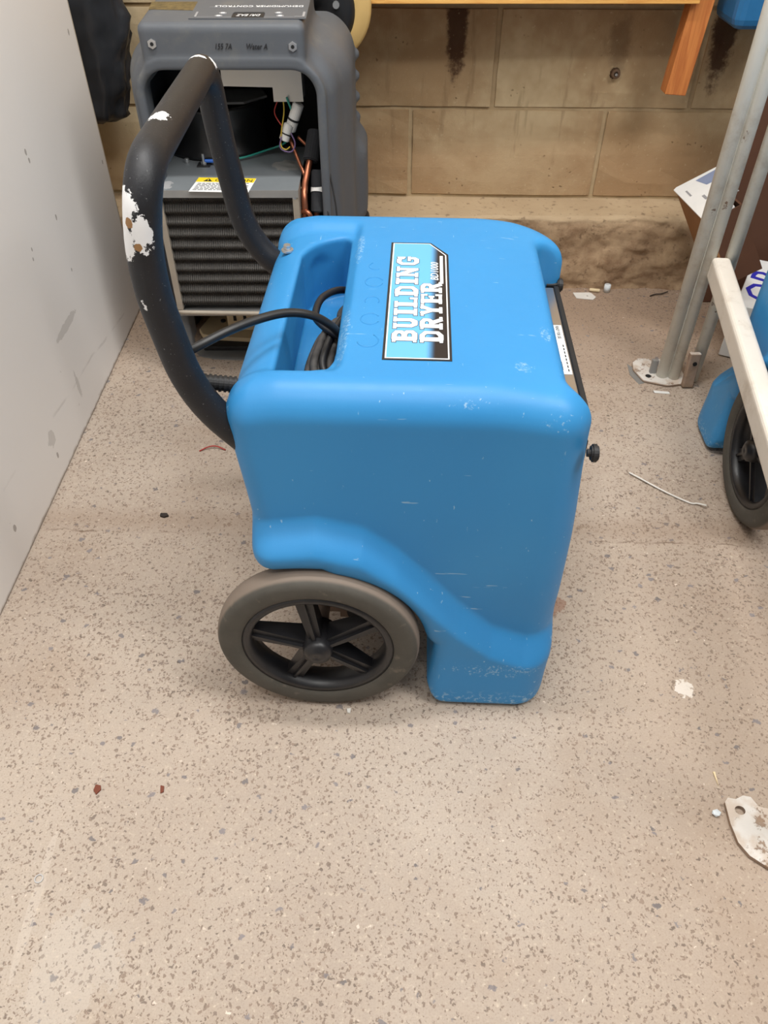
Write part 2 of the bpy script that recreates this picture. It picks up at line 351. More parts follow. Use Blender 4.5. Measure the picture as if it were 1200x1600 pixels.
def lathe(prof, c, axis='Y', n=64, bm=None):
    """closed or open profile (radius, along axis) turned about axis through c"""
    bm = bm or bmesh.new(); rings = []
    for i in range(n):
        a = 2*math.pi*i/n; ca, sa = math.cos(a), math.sin(a); ring = []
        for r, h in prof:
            p = {'Y': (r*ca, h, r*sa), 'X': (h, r*ca, r*sa), 'Z': (r*ca, r*sa, h)}[axis]
            ring.append(bm.verts.new((p[0]+c[0], p[1]+c[1], p[2]+c[2])))
        rings.append(ring)
    m = len(prof)
    for i in range(n):
        a, b = rings[i], rings[(i+1) % n]
        for k in range(m):
            q = [a[k], a[(k+1) % m], b[(k+1) % m], b[k]]
            bm.faces.new(q)
    bmesh.ops.remove_doubles(bm, verts=bm.verts, dist=1e-6)
    bmesh.ops.recalc_face_normals(bm, faces=bm.faces); return bm
def prism(poly, h, mat4=None, bm=None, bev=0):
    """polygon in xy extruded by h in +z"""
    bm = bm or bmesh.new(); a = [bm.verts.new((x, y, 0)) for x, y in poly]; b = [bm.verts.new((x, y, h)) for x, y in poly]
    bm.faces.new(a[::-1]); bm.faces.new(b); n = len(a)
    for k in range(n): bm.faces.new((a[k], a[(k+1) % n], b[(k+1) % n], b[k]))
    if bev: bmesh.ops.bevel(bm, geom=[e for e in bm.edges], offset=bev, segments=1, affect='EDGES')
    if mat4: bmesh.ops.transform(bm, matrix=mat4, verts=a+b if not bev else bm.verts)
    return bm
def text_mesh(body, size, mat4, ex=.0003, shear=0, sx=1.0, align='LEFT'):
    cu = bpy.data.curves.new('text', 'FONT'); cu.body = body; cu.size = size; cu.extrude = ex; cu.shear = shear; cu.align_x = align; cu.resolution_u = 2
    o = bpy.data.objects.new('text', cu); C.objects.link(o); dg = bpy.context.evaluated_depsgraph_get()
    me = bpy.data.meshes.new_from_object(o.evaluated_get(dg)); bpy.data.objects.remove(o); bpy.data.curves.remove(cu)
    me.transform(mat4 @ Matrix.Diagonal((sx, 1, 1, 1))); return me
def dup(root, loc, rotz, label):
    def cp(o, par):
        c = o.copy(); C.objects.link(c)
        if par: c.parent = par
        for ch in o.children: cp(ch, c)
        return c
    r = cp(root, None); r.location = loc; r.rotation_euler = (0, 0, rotz); r['label'] = label; return r

# ------------------------------------------------------------------ implicit surfaces (surface nets)
def sst(x, a, b):
    t = np.clip((x-a)/(b-a), 0, 1); return t*t*(3-2*t)
def smax(a, b, k): h = np.maximum(k-np.abs(a-b), 0)/k; return np.maximum(a, b)+h*h*k*.25
def smin(a, b, k): return -smax(-a, -b, k)
def rbox2(u, v, hu, hv, r):
    qx, qy = np.abs(u)-hu+r, np.abs(v)-hv+r
    return np.hypot(np.maximum(qx, 0), np.maximum(qy, 0))+np.minimum(np.maximum(qx, qy), 0)-r
def rbox3(x, y, z, c, h, r):
    q = [np.abs(p-cc)-hh+r for p, cc, hh in zip((x, y, z), c, h)]
    return np.sqrt(sum(np.maximum(k, 0)**2 for k in q))+np.minimum(np.maximum(np.maximum(q[0], q[1]), q[2]), 0)-r
def extr(d2, dz, r):
    a, b = d2+r, dz+r
    return np.hypot(np.maximum(a, 0), np.maximum(b, 0))+np.minimum(np.maximum(a, b), 0)-r
def surface(f, lo, hi, h, name='m'):
    ax = [np.arange(l, u+h, h) for l, u in zip(lo, hi)]
    X, Y, Z = np.meshgrid(*ax, indexing='ij'); F = f(X, Y, Z)
    n = [len(a) for a in ax]; acc = np.zeros([k-1 for k in n]+[3]); cnt = np.zeros([k-1 for k in n])
    quads = []; crosses = []
    for d in range(3):
        sl0 = [slice(None)]*3; sl1 = [slice(None)]*3; sl0[d] = slice(0, -1); sl1[d] = slice(1, None)
        A, Bv = F[tuple(sl0)], F[tuple(sl1)]; cr = (A < 0) != (Bv < 0); idx = np.argwhere(cr)
        a, b = A[cr], Bv[cr]; t = a/(a-b); P = idx.astype(float); P[:, d] += t
        crosses.append((d, idx, a < 0))
        e1, e2 = [k for k in range(3) if k != d]
        for o1 in (0, -1):
            for o2 in (0, -1):
                q = idx.copy(); q[:, e1] += o1; q[:, e2] += o2
                ok = np.all((q >= 0) & (q < np.array(acc.shape[:3])), axis=1); q = q[ok]
                np.add.at(acc, (q[:, 0], q[:, 1], q[:, 2]), P[ok]); np.add.at(cnt, (q[:, 0], q[:, 1], q[:, 2]), 1)
    act = cnt > 0; ids = -np.ones(cnt.shape, int); ids[act] = np.arange(act.sum())
    V = acc[act]/cnt[act][:, None]*h+np.array(lo)
    for d, idx, neg in crosses:
        e1, e2 = (d+1) % 3, (d+2) % 3
        cs = []
        for o1, o2 in ((0, 0), (-1, 0), (-1, -1), (0, -1)):
            q = idx.copy(); q[:, e1] += o1; q[:, e2] += o2; cs.append(q)
        ok = np.all([np.all((q >= 0) & (q < np.array(cnt.shape)), axis=1) for q in cs], axis=0)
        Q = np.stack([ids[q[ok][:, 0], q[ok][:, 1], q[ok][:, 2]] for q in cs], 1); ng = neg[ok]
        Q[~ng] = Q[~ng][:, ::-1]; quads.append(Q)
    Q = np.concatenate(quads)
    e = h*.25
    for _ in range(2):
        x, y, z = V.T; f0 = f(x, y, z)
        g = np.stack([(f(x+e, y, z)-f(x-e, y, z)), (f(x, y+e, z)-f(x, y-e, z)), (f(x, y, z+e)-f(x, y, z-e))], 1)/(2*e)
        st = f0[:, None]*g/np.maximum((g*g).sum(1), .3)[:, None]; V = V-np.clip(st, -h*.4, h*.4)
    me = bpy.data.meshes.new(name); me.vertices.add(len(V)); me.vertices.foreach_set('co', V.ravel())
    me.loops.add(Q.size); me.loops.foreach_set('vertex_index', Q.ravel().astype(np.int32)); me.polygons.add(len(Q))
    me.polygons.foreach_set('loop_start', (np.arange(len(Q))*4).astype(np.int32)); me.polygons.foreach_set('loop_total', np.full(len(Q), 4, np.int32))
    me.polygons.foreach_set('use_smooth', np.ones(len(Q), bool)); me.update(calc_edges=True); me.validate(); return me

# ================================================================== SETTING
def noisy_grid(fn, nu, nv):
    bm = bmesh.new(); V = [[bm.verts.new(fn(i/nu, j/nv)) for j in range(nv+1)] for i in range(nu+1)]
    for i in range(nu):
        for j in range(nv): bm.faces.new((V[i][j], V[i+1][j], V[i+1][j+1], V[i][j+1]))
    return bm
fl = struct(obj('floor', B((-.66, -1.6, -.05), (2.4, 2.1, 0)), M['floor']))
fl2 = struct(obj('floor', B((-1.7, -1.6, -.05), (-.66, 2.1, -.0001)), M['floor']))
# back wall: mortar bed with every block its own piece; turned slightly so its right end comes nearer
WR = Matrix.Rotation(math.radians(-1.6), 4, 'Z')
wall = struct(obj('wall_back', B((-1.7, 2.066, -.05), (2.4, 2.2, 2.9)), M['mortar'])); wall.matrix_world = Matrix.Translation((0, 2.06, 0)) @ WR @ Matrix.Translation((0, -2.06, 0))
bmeshes = []
for k in range(4):
    bm = B((-.2348, 0, -.1028), (.2348, .03, .1028)); bmesh.ops.subdivide_edges(bm, edges=bm.edges, cuts=5, use_grid_fill=True)
    for v in bm.verts:
        ed = max(abs(v.co.x)/.2348, abs(v.co.z)/.1028)
        if ed > .97: v.co.y += rng.uniform(.0, .004); v.co.x *= 1-rng.uniform(0, .006); v.co.z *= 1-rng.uniform(0, .012)
        else: v.co.y += rng.uniform(-.0012, .0012)
    me = bpy.data.meshes.new('block'); bm.to_mesh(me); bm.free(); me.materials.append(M['block']); bmeshes.append(me)
for r in range(8):
    z = .193+.1075+r*.2135; x0 = .307 if r % 2 == 0 else .506
    for k in range(-4, 4):
        x = x0+k*.48
        if -1.6 < x < 1.9:
            o = bpy.data.objects.new('block', bmeshes[(k*3+r) % 4].copy()); o.data.transform(Matrix.Translation((x, 2.058+rng.uniform(0, .003), z))); C.objects.link(o); o.parent = wall
pl_ = obj('wall_plug', lathe([(.004, 0), (.011, 0), (.010, -.006), (.005, -.007)], (.551, 2.054, .4885), 'Y', 20), flat('rusty_plug', sr(110, 86, 66), .7), wall, smooth=True)
obj('wall_screw', CY((.551, 2.056, .4885), (.551, 2.044, .4885), .0032, n=10), M['zinc'], wall)
# footing ledge in front of the wall
from mathutils import noise as mn
prof = [(2.09, .190), (2.02, .189), (1.97, .188), (1.95, .187), (1.940, .181), (1.937, .16), (1.936, .12), (1.935, .09), (1.934, .06), (1.932, .03), (1.928, .008), (1.920, -.006)]
def foot(u, v):
    x = -1.7+u*4.1; s = v*(len(prof)-1); i = min(int(s), len(prof)-2); t = s-i
    y = prof[i][0]*(1-t)+prof[i+1][0]*t; z = prof[i][1]*(1-t)+prof[i+1][1]*t
    a = sst(np.array(v), .2, .35)*1.0
    n = mn.fractal(Vector((x*9, y*9, z*12)), .7, 2.1, 5)*.012*float(a)+mn.noise(Vector((x*2, y*3, z*3)))*.006
    return (x, y-.03*x*.7+n, z+n*.4*(1 if z > .01 else 0))
struct(obj('trim_1', noisy_grid(foot, 420, 55), M['footing'], smooth=True))
# white boarded partition on the left, ends short of the back wall
struct(obj('wall_left', B((-.665, -1.6, .001), (-.632, 1.812, 2.9), .002), M['panel']))
struct(obj('trim_2', B((-.668, 1.812, .001), (-.634, 1.822, 2.9), .001), flat('bare_board_edge', sr(196, 186, 170), .7), None))
struct(obj('wall_far_left', B((-1.75, -1.6, -.05), (-1.7, 2.2, 2.9)), M['mortar']))

# ================================================================== BLUE DRYER
ZT = .52
zl_x = np.array([-.30, -.20, -.118, -.06, -.016, .022, .068, .116, .163, .3]); zl = np.array([.292, .298, .306, .290, .254, .209, .154, .112, .094, .09])
zh = np.array([.316, .322, .336, .322, .288, .246, .190, .142, .122, .118])
def body_f(x, y, z):
    yc = np.abs(y-.290)
    lo = np.interp(x, zl_x, zl); hi = np.interp(x, zl_x, zh)
    s = sst(z, lo-.004, hi+.012)
    inset = .030*s+.010*sst(z, .2, .5)*s
    xs = x+.017*sst(z, .28, .50)*(x < 0)
    fr = sst(z, .10, .17)*.006
    # plan outline, tighter corners at the back than at the front
    ux = xs; hv = .290-inset+.007*sst(z, .12, .0)
    dR = rbox2(ux+.03, y-.290, .170, hv, .032); rf = .045+.050*sst(y, .22, .42); lean = .006*sst(z, .28, .46)-.018*sst(y, .2, .5)*sst(z, .1, .4); dF = rbox2(x-.03, y-.290, .184-fr-lean-.010*sst(z, .2, .02), hv, rf)
    d2 = np.where(x < 0, dR, dF)
    zt = ZT-.011*sst(x, -.081, -.097)*sst(.205-yc, 0, .03)-.006*sst(x, -.15, -.20)-.01*sst(x, .08, .2)
    d = extr(d2, z-zt, .042)
    # wheel arch and open belly
    ca = np.hypot(x+.122, z-.122)-.148
    low = np.minimum(np.maximum(x-.030, z-.125), np.maximum(x+.122, z-.268+.02*sst(x, -.15, -.2)*0))
    cut = smin(ca, low, .03)
    d = smax(d, -cut, .022)
    # cord pocket
    px, py = x+.131+.010*(y-.27), y-.276; rr = np.where(py > .02, np.where(px < 0, .033, .014), np.where(px < 0, .006, .033))
    a = rbox2(px, py, .034, .182, rr)
    ec = (np.hypot((x+.096)/.074, (y-.375)/.085)-1)*.07; a = np.where((x < -.096) & (y > .375), np.maximum(a, ec), a)
    ec = (np.hypot((x+.132)/.038, (y-.155)/.062)-1)*.04; a = np.where((x > -.132) & (y < .155), np.maximum(a, ec), a)
    pk = np.maximum(a, .415-z)
    und = rbox3(x, y, z, (-.085, .274, .450), (.070, .172, .04), .02)
    d = smax(d, -smin(pk, und, .01), .007)
    # front recess between the two side wings
    rec = rbox3(x, y, z, (.238, .272, .33), (.066, .187, .42), .022)
    d = smax(d, -rec, .016)
    d = extr(d, .003-z, .012)
    d = np.where(z < .07, smax(d, rbox2(x-.1215, z-.35, .0925+.03*sst(z, .03, .07), .347, .040), .008), d)
    return d
t0 = thing('building_dryer', 'blue moulded dehumidifier with black handle and BUILDING DRYER label, centre of the floor', 'dehumidifier', (.032, .635, 0), math.radians(-2.5))
obj('housing', surface(body_f, (-.235, -.012, -.004), (.242, .590, .532), .0036, 'housing'), M['blue'], t0)
# handle: one bent tube
hp = smooth_path([(-.170, .072, .400), (-.248, .062, .500), (-.268, .055, .650), (-.250, .055, .748), (-.278, .445, .737), (-.272, .445, .655), (-.252, .445, .510), (-.180, .445, .440)], .055, 8)
obj('handle', T(hp, .0178, 20), M['handle'], t0, smooth=True)
# wheels
tyre = []
for k in range(40):
    a = 2*math.pi*k/40; ca, sa = math.cos(a), math.sin(a); p = 2/2.8
    tyre.append((.1190+.0200*math.copysign(abs(ca)**p, ca), .0215*math.copysign(abs(sa)**p, sa)))
def star_spokes(bm, c, side):
    for k in range(5):
        a = math.radians(100+72*k); d = Vector((math.cos(a), 0, math.sin(a))); n = Vector((-math.sin(a), 0, math.cos(a)))
        for (r0, r1, w0, w1, h0, h1, y0) in ((.012, .093, .0085, .0125, .016, .007, .0), (.012, .092, .0025, .002, .022, .011, 0)):
            vs = []
            for r, w, hh in ((r0, w0, h0), (r1, w1, h1)):
                for sy, sw in ((-1, -1), (-1, 1), (1, 1), (1, -1)): vs.append(bm.verts.new(Vector(c)+d*r+n*w*sw+Vector((0, hh*sy, 0))))
            for q in ((0, 1, 2, 3), (7, 6, 5, 4), (0, 4, 5, 1), (1, 5, 6, 2), (2, 6, 7, 3), (3, 7, 4, 0)): bm.faces.new([vs[i] for i in q])
    bmesh.ops.recalc_face_normals(bm, faces=bm.faces); return bm
def wheel(parent, cx, cy, cz, side, name='wheel'):
    w = obj(name, lathe(tyre, (0, 0, 0), 'Y', 72), M['tyre'], parent, smooth=True); w.location = (cx, cy, cz)
    def sub(n, bm, m, sm=False):
        o = obj(n, bm, m, w, smooth=sm); return o
    sub('rim', lathe([(.104, -.018), (.097, -.019), (.093, -.017), (.090, -.004), (.090, .004), (.093, .017), (.097, .019), (.104, .018)], (0, 0, 0), 'Y', 64), M['rim'], True)
    sub('spokes', star_spokes(bmesh.new(), (0, 0, 0), side), M['rim'])
    sub('hub', lathe([(.0001, -.034), (.012, -.034), (.014, -.031), (.018, -.030), (.0205, -.022), (.0215, .02), (.0001, .02)] if side < 0 else [(.0001, .034), (.012, .034), (.014, .031), (.018, .030), (.0205, .022), (.0215, -.02), (.0001, -.02)], (0, 0, 0), 'Y', 32), M['rim'], True)
    return w
wheel(t0, -.122, .006, .139, -1); wheel(t0, -.122, .566, .139, 1)
obj('axle', CY((-.122, .02, .139), (-.122, .552, .139), .010, n=16), M['chassis'], t0, smooth=True)
bm = B((-.186, .070, .150), (.026, .48, .29)); box(bm, (-.10, .075, .100), (.026, .475, .2)); box(bm, (-.150, .07, .118), (-.09, .09, .16))
obj('chassis', bm, M['chassis'], t0)
bm = CY((-.055, .062, .125), (-.055, .2, .125), .034, n=28, bev=.004); cyl(bm, (-.12, .058, .19), (-.12, .09, .19), .022, n=20, bev=.003)
obj('compressor', bm, M['shroud'], t0)
# front panel between the wings
obj('front_panel', B((.170, .100, .08), (.2055, .450, .440), .0015), M['steel'], t0)
obj('panel_edging', B((.2057, .140, .078), (.2135, .453, .4415), .002), M['rubber'], t0)
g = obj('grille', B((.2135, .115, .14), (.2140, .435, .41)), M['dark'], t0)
for k in range(14): obj('slat', B((.2138, .12, .150+k*.018), (.2150, .43, .159+k*.018)), M['fin'], g)
PZ = .4403
st = obj('rating_sticker', B((.180, .215, PZ-.0001), (.203, .338, PZ+.0004)), M['paper'], t0, label='white rating sticker on the steel strip')
R90 = Matrix.Rotation(math.radians(-90), 4, 'Z')
obj('lettering', text_mesh('CHECKED AND', .0068, Matrix.Translation((.1875, .335, PZ+.0006)) @ R90, .0001, sx=.72), M['ink'], st)
obj('lettering', text_mesh('READY FOR USE', .0068, Matrix.Translation((.1945, .335, PZ+.0006)) @ R90, .0001, sx=.68), M['ink'], st)
bm = bmesh.new()
strip_pts = ((.184, .224, .1858, .244), (.191, .224, .1925, .244), (.184, .224, .1925, .2255), (.184, .2425, .1925, .244))
for x0, y0, x1, y1 in strip_pts: box(bm, (x0, y0, PZ+.0003), (x1, y1, PZ+.0007))
for k in range(8): box(bm, (.1985, .221+k*.0085, PZ+.0003), (.2000, .2265+k*.0085, PZ+.0007))
o = obj('printed_mark', bm, M['ink'], st); o['kind'] = 'stuff'
for yy, zz in ((.048, .446), (.462, .438)):
    bm = CY((.196, yy, zz), (.202+.012*(yy > .2), yy, zz), .0045, n=12); cyl(bm, (.200+.012*(yy > .2), yy, zz), (.2085+.012*(yy > .2), yy, zz), .0105, n=20, bev=.002)
    obj('knob', bm, M['rubber'], t0)
# hex bolt with washer on the pocket rim
bm = CY((-.190, .420, .5035), (-.190, .420, .5068), .0088, n=24, bev=.0006); cyl(bm, (-.190, .420, .5068), (-.190, .420, .5135), .0056, n=6, bev=.0007)
obj('hex_bolt', bm, M['zinc'], t0)
# label on the deck
LX0, LX1, LY0, LY1 = -.0395, .0405, .114, .418
pl = [(LX0, LY0), (LX1, LY0), (LX1, .382), (LX1-.024, LY1), (LX0, LY1)]
def inset(poly, d):
    cx, cy = (LX0+LX1)/2, (LY0+LY1)/2; W, H = (LX1-LX0)/2, (LY1-LY0)/2
    return [(cx+(x-cx)*(1-d/W), cy+(y-cy)*(1-d/H)) for x, y in poly]
Tz = lambda z: Matrix.Translation((0, 0, z))
deck = ZT+.0002
bd = obj('product_label', prism(pl, .0010, Tz(deck-.0006)), M['ink'], t0, label='blue and black BUILDING DRYER label')
obj('white_border', prism(inset(pl, .0030), .0003, Tz(deck+.0004)), M['whiteprint'], bd)
obj('print_field', prism(inset(pl, .0046), .0003, Tz(deck+.0006)), M['decal'], bd)
zi = [0]
def strip(bm, pts, w, z, e=0):
    """mitred strip of width w through pts, lengthened by e at both ends; drawn into bm as a flat slab"""
    P = [Vector(p) for p in pts]; P[0] = P[0]-(P[1]-P[0]).normalized()*e; P[-1] = P[-1]+(P[-1]-P[-2]).normalized()*e
    L, R = [], []
    for i, p in enumerate(P):
        d0 = (P[i]-P[i-1]).normalized() if i else (P[1]-P[0]).normalized(); d1 = (P[i+1]-P[i]).normalized() if i < len(P)-1 else d0
        n0, n1 = Vector((-d0.y, d0.x)), Vector((-d1.y, d1.x)); m = (n0+n1).normalized(); k = w/2/max(.5, m.dot(n0)); L.append(p+m*k); R.append(p-m*k)
    for i in range(len(P)-1):
        q = [L[i], R[i], R[i+1], L[i+1]]; vs = [bm.verts.new((a.x, a.y, z)) for a in q]; bm.faces.new(vs)
tv, th_ = .25, .17
def slab(x0, x1, y): return ([(x0, y), (x1, y)], .15)
st_ = lambda x: ([(x, 0), (x, 1)], tv)
GL = {
 'B': [st_(.24), slab(.02, .3, .075), slab(.02, .3, .925), ([(.2, .915), (.52, .915), (.66, .82), (.66, .64), (.54, .52), (.3, .52)], th_+.03), ([(.3, .50), (.56, .50), (.69, .38), (.69, .2), (.56, .085), (.2, .085)], th_+.03)],
 'U': [([(.22, 1), (.22, .25), (.32, .1), (.52, .1), (.62, .25), (.62, 1)], .22), slab(.02, .40, .925), slab(.48, .82, .925)],
 'I': [st_(.3), slab(.06, .54, .075), slab(.06, .54, .925)],
 'L': [st_(.24), slab(.02, .46, .925), slab(.02, .7, .085), ([(.68, 0), (.68, .34)], .13)],
 'D': [st_(.24), slab(.02, .3, .075), slab(.02, .3, .925), ([(.2, .91), (.5, .91), (.68, .76), (.68, .24), (.5, .09), (.2, .09)], .20)],
 'N': [([(.2, 0), (.2, 1)], .18), ([(.66, 0), (.66, 1)], .18), ([(.18, .95), (.68, .05)], .24), slab(.02, .36, .925), slab(.48, .86, .925), slab(.02, .38, .075)],
 'G': [([(.70, .66), (.70, .8), (.56, .91), (.34, .91), (.2, .76), (.2, .24), (.34, .09), (.58, .09), (.68, .2), (.68, .42)], .20), slab(.44, .82, .44), ([(.74, .62), (.74, 1)], .11)],
 'R': [st_(.24), slab(.02, .44, .075), slab(.02, .3, .925), ([(.2, .915), (.52, .915), (.67, .82), (.67, .62), (.54, .5), (.3, .5)], th_+.03), ([(.46, .5), (.70, .04)], .24), slab(.58, .88, .075)],
 'Y': [([(.16, .98), (.42, .46)], .22), ([(.68, .98), (.42, .46)], .22), ([(.42, .5), (.42, 0)], .24), slab(0, .34, .925), slab(.50, .84, .925), slab(.2, .64, .075)],
 'E': [st_(.24), slab(.02, .7, .085), slab(.02, .7, .915), slab(.3, .56, .5), ([(.68, 0), (.68, .32)], .13), ([(.68, .68), (.68, 1)], .13), ([(.55, .36), (.55, .64)], .11)],
}
WD = dict(B=.86, U=.86, I=.60, L=.80, D=.88, N=.90, G=.90, R=.94, Y=.86, E=.82)
def slabtext(word, x_base, x_top, y0, y1, par):
    tot = sum(WD[c] for c in word); H = x_top-x_base; sy = (y1-y0)/tot; hh = abs(H)
    for nm, m, z, grow in (('letter_outline', M['ink'], deck+.00105, .0008), ('letter', M['whiteprint'], deck+.00125, 0)):
        x = 0
        for c in word:
            bm = bmesh.new()
            for pts, w in GL[c]:
                P = [(x_base-v*hh, y0+(x+u)*sy) for u, v in pts]; a, b = P[0], P[1]
                sc = hh if abs(b[1]-a[1]) > abs(b[0]-a[0]) else sy
                sc = (hh+sy)/2 if len(P) > 2 or abs(abs(b[1]-a[1])-abs(b[0]-a[0])) < .4*max(abs(b[1]-a[1]), abs(b[0]-a[0])) else sc
                zi[0] += 1; strip(bm, P, w*sc+2*grow, z+.000012*(zi[0] % 9), grow)
            for f in bm.faces:
                f.normal_update()
                if f.normal.z < 0: f.normal_flip()
            obj(nm, bm, m, par); x += WD[c]
slabtext('BUILDING', -.0005, -.0295, .150, .375, bd)
slabtext('DRYER', .0305, .0035, .150, .302, bd)
RZ = Matrix.Rotation(math.radians(90), 4, 'Z')
obj('lettering', text_mesh('BD1000', .0150, Matrix.Translation((.0262, .3045, deck+.0012)) @ RZ, .0001, .22, 1.04), M['whiteprint'], bd)
bm = bmesh.new(); strip(bm, [(.0305, .296), (.0305, .376)], .0042, deck+.00125); 
obj('underline', bm, M['whiteprint'], bd)
# raised moulded figures beside the label
for cy, a0, a1, rr in ((.155, 200, 420, .014), (.205, 30, 330, .013), (.25, -30, 210, .010), (.30, 20, 340, .013), (.345, 120, 300, .010)):
    bm = T([(-.058+rr*.9*math.cos(math.radians(a0+(a1-a0)*k/16)), cy+rr*math.sin(math.radians(a0+(a1-a0)*k/16)), ZT-.0002) for k in range(17)], .0010, 6)
    obj('moulded_mark', bm, M['blue'], t0, smooth=True)

# mains cord: bush, loop over the rim, coil in the pocket (pushed clear of the hand grip it stays with the machine)
ua, ue = Vector((-.243, .088, .502)), Vector((-.205, .095, .494))
ub = obj('cord_bush', CY(ua, ue, .0085, n=20, bev=.001), M['rubber'], t0)
for k in range(7):
    a = ua.lerp(ue, (k+.3)/7); obj('ring', CY(a, a+(ue-ua).normalized()*.003, .0097, n=20), M['rubber'], ub)
def cord(pts, r, m, n=8): obj('cord', T(catmull(pts, n), r, 12), M[m], t0, smooth=True)
cord([(-.240, .0885, .5015), (-.258, .087, .506), (-.272, .087, .516), (-.272, .088, .530), (-.248, .092, .542), (-.215, .120, .548), (-.185, .148, .548), (-.155, .172, .544), (-.128, .186, .534), (-.108, .197, .516), (-.094, .206, .494), (-.07, .21, .46)], .0052, 'cable')
cord([(-.04, .37, .45), (-.078, .372, .462), (-.108, .356, .478), (-.130, .318, .486), (-.134, .268, .488), (-.121, .232, .494), (-.100, .212, .492), (-.07, .205, .475), (-.05, .21, .45)], .0050, 'cable')
cord([(-.05, .36, .44), (-.090, .350, .458), (-.106, .325, .460), (-.102, .295, .458), (-.086, .27, .452), (-.05, .25, .44)], .0048, 'dustcable')
for dx, dy, dz, m in ((0, 0, 0, 'dustcable'), (.007, .006, .008, 'dustcable'), (.014, .004, .001, 'dustcable'), (.018, .010, .010, 'cable'), (.008, .010, -.008, 'cable'), (.026, .014, .004, 'dustcable')):
    cord([(-.07+dx, .262+dy, .462+dz), (-.100+dx*.6, .254+dy, .478+dz), (-.119+dx, .232+dy, .480+dz), (-.129+dx, .200+dy, .474+dz), (-.134+dx, .166+dy, .464+dz), (-.124+dx, .150+dy*.6, .456+dz), (-.108+dx, .172+dy, .460+dz), (-.085+dx, .21+dy, .462+dz), (-.05+dx, .24+dy, .45)], .0050, m, 6)

# second one at the right edge
t1 = dup(t0, (1.242, 1.150, 0), math.radians(87.5), 'second blue moulded dehumidifier cut off by the right edge, behind the white brace')

# ================================================================== GREY DEHUMIDIFIER
g0 = thing('grey_dehumidifier', 'grey dehumidifier with front cover off, fan and coil exposed, against the block wall', 'dehumidifier', (-.265, 1.66, 0))
XC = -.268
def grey_f(x, y, z):
    u = x-XC; w = .186+.022*sst(y, 1.52, 1.62)
    top = .652+.030*sst(y, 1.50, 1.60)
    d2 = rbox2(u, y-1.665, w, .185, .055)
    d = extr(d2, z-.664, .075); d = extr(d, .10-z, .02)
    # control head: narrower, overhangs the shoulders, sloping back
    hd = rbox3(u, y, z-.06*(y-1.5), (-.004, 1.60, .635), (.139, .130, .072), .012)
    d = smin(d, hd, .022)
    # wheel bulges at the bottom sides and small ribs behind the right side
    for s in (-1, 1): d = smin(d, rbox3(u, y, z, (s*.205, 1.765, .36), (.022, .07, .075), .02), .05)
    for zz in (.585, .545, .505, .465): d = smin(d, np.sqrt((u-.206)**2+(y-1.80)**2+(z-zz)**2)-.011, .006)
    # raised lip round the opening, then the opening itself
    o2 = rbox2(u, z-.34, .150, .296, .045)
    lip = np.maximum(np.abs(o2-.006)-.010, np.abs(y-1.482)-.012)
    d = smin(d, lip, .008)
    hol = np.maximum(rbox2(u, z-.30, .150, .336, .042), -(y-1.40)); hol = np.maximum(hol, y-1.815)
    inn = np.maximum(np.maximum(rbox2(u, y-1.675, w-.014, .160, .045), z-.605), .09-z)
    d = smax(d, -np.minimum(hol, inn), .006)
    # wheel housings
    wc = np.maximum(np.hypot(y-1.76, z-.135)-.150, .165-np.abs(u)); d = smax(d, -wc, .01)
    return d
obj('housing', surface(grey_f, (XC-.245, 1.455, .085), (XC+.245, 1.885, .735), .0046, 'grey_housing'), M['grey'], g0, world=True)
for s in (-1, 1):
    cxw = XC+s*.214
    w = obj('wheel', lathe([(a*.98, b*.9) for a, b in tyre], (0, 0, 0), 'X', 48), M['rubber'], g0, smooth=True); w.location = (cxw+.265, .10, .133)
    obj('hub', lathe([(.0001, -.012), (.096, -.012), (.096, .012), (.0001, .012)], (0, 0, 0), 'X', 40), M['rim'], w)
obj('shade_backing', B((XC-.150, 1.812, .10), (XC+.150, 1.8300, .625)), M['dark'], g0, world=True)  # black sheet added across the back, standing in for shade inside
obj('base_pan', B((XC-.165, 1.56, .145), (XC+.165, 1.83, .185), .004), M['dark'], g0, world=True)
obj('axle', CY((XC-.21, 1.76, .133), (XC+.21, 1.76, .133), .010, n=14), M['galvplain'], g0, world=True)
for xx in (-.20, -.12): obj('foot', B((xx-.012, 1.56, 0), (xx+.012, 1.60, .16), .003), M['dark'], g0, world=True)
# control panel on the head (reads upside down from here)
a = .06
def PM(x, y, dz=0): return Matrix.Translation((x, y, .7072+.06*(y-1.5)+dz)) @ Matrix.Rotation(math.atan(.06), 4, 'X')
cp = obj('control_panel', prism([(-.098, -.056), (.098, -.056), (.098, .056), (-.098, .056)], .0014, PM(-.228, 1.548)), M['grey'], g0, world=True)
R180 = Matrix.Rotation(math.pi, 4, 'Z')
obj('logo_plate', prism([(-.027, -.0115), (.027, -.0115), (.027, .0095), (-.027, .0095)], .0006, PM(-.228, 1.5075, .0014)), M['ink'], cp, world=True)
obj('lettering', text_mesh('DRI EAZ', .0145, PM(-.2065, 1.5115, .0024) @ R180, .0002, .3, .74), M['whiteprint'], cp, world=True)
obj('lettering', text_mesh('DEHUMIDIFIER CONTROLS', .0135, PM(-.1385, 1.5655, .0018) @ R180, .0002, 0, .94), M['whiteprint'], cp, world=True)
for bx, by in ((-.174, 1.503), (-.178, 1.520), (-.277, 1.503), (-.272, 1.519)):
    o = obj('button', prism([(.0065*math.cos(k*math.pi/10), .0048*math.sin(k*math.pi/10)) for k in range(20)], .0012, PM(bx, by, .0014)), M['greyink'], cp, world=True)
    obj('button_mark', prism([(-.003, -.002), (.003, -.002), (.003, .002), (-.003, .002)], .0003, PM(bx, by, .0026)), M['whiteprint'], o, world=True)
obj('display', prism([(-.027, 0), (.027, 0), (.025, .008), (-.025, .008)], .0005, PM(-.228, 1.5185, .0014)), M['foam'], cp, world=True)
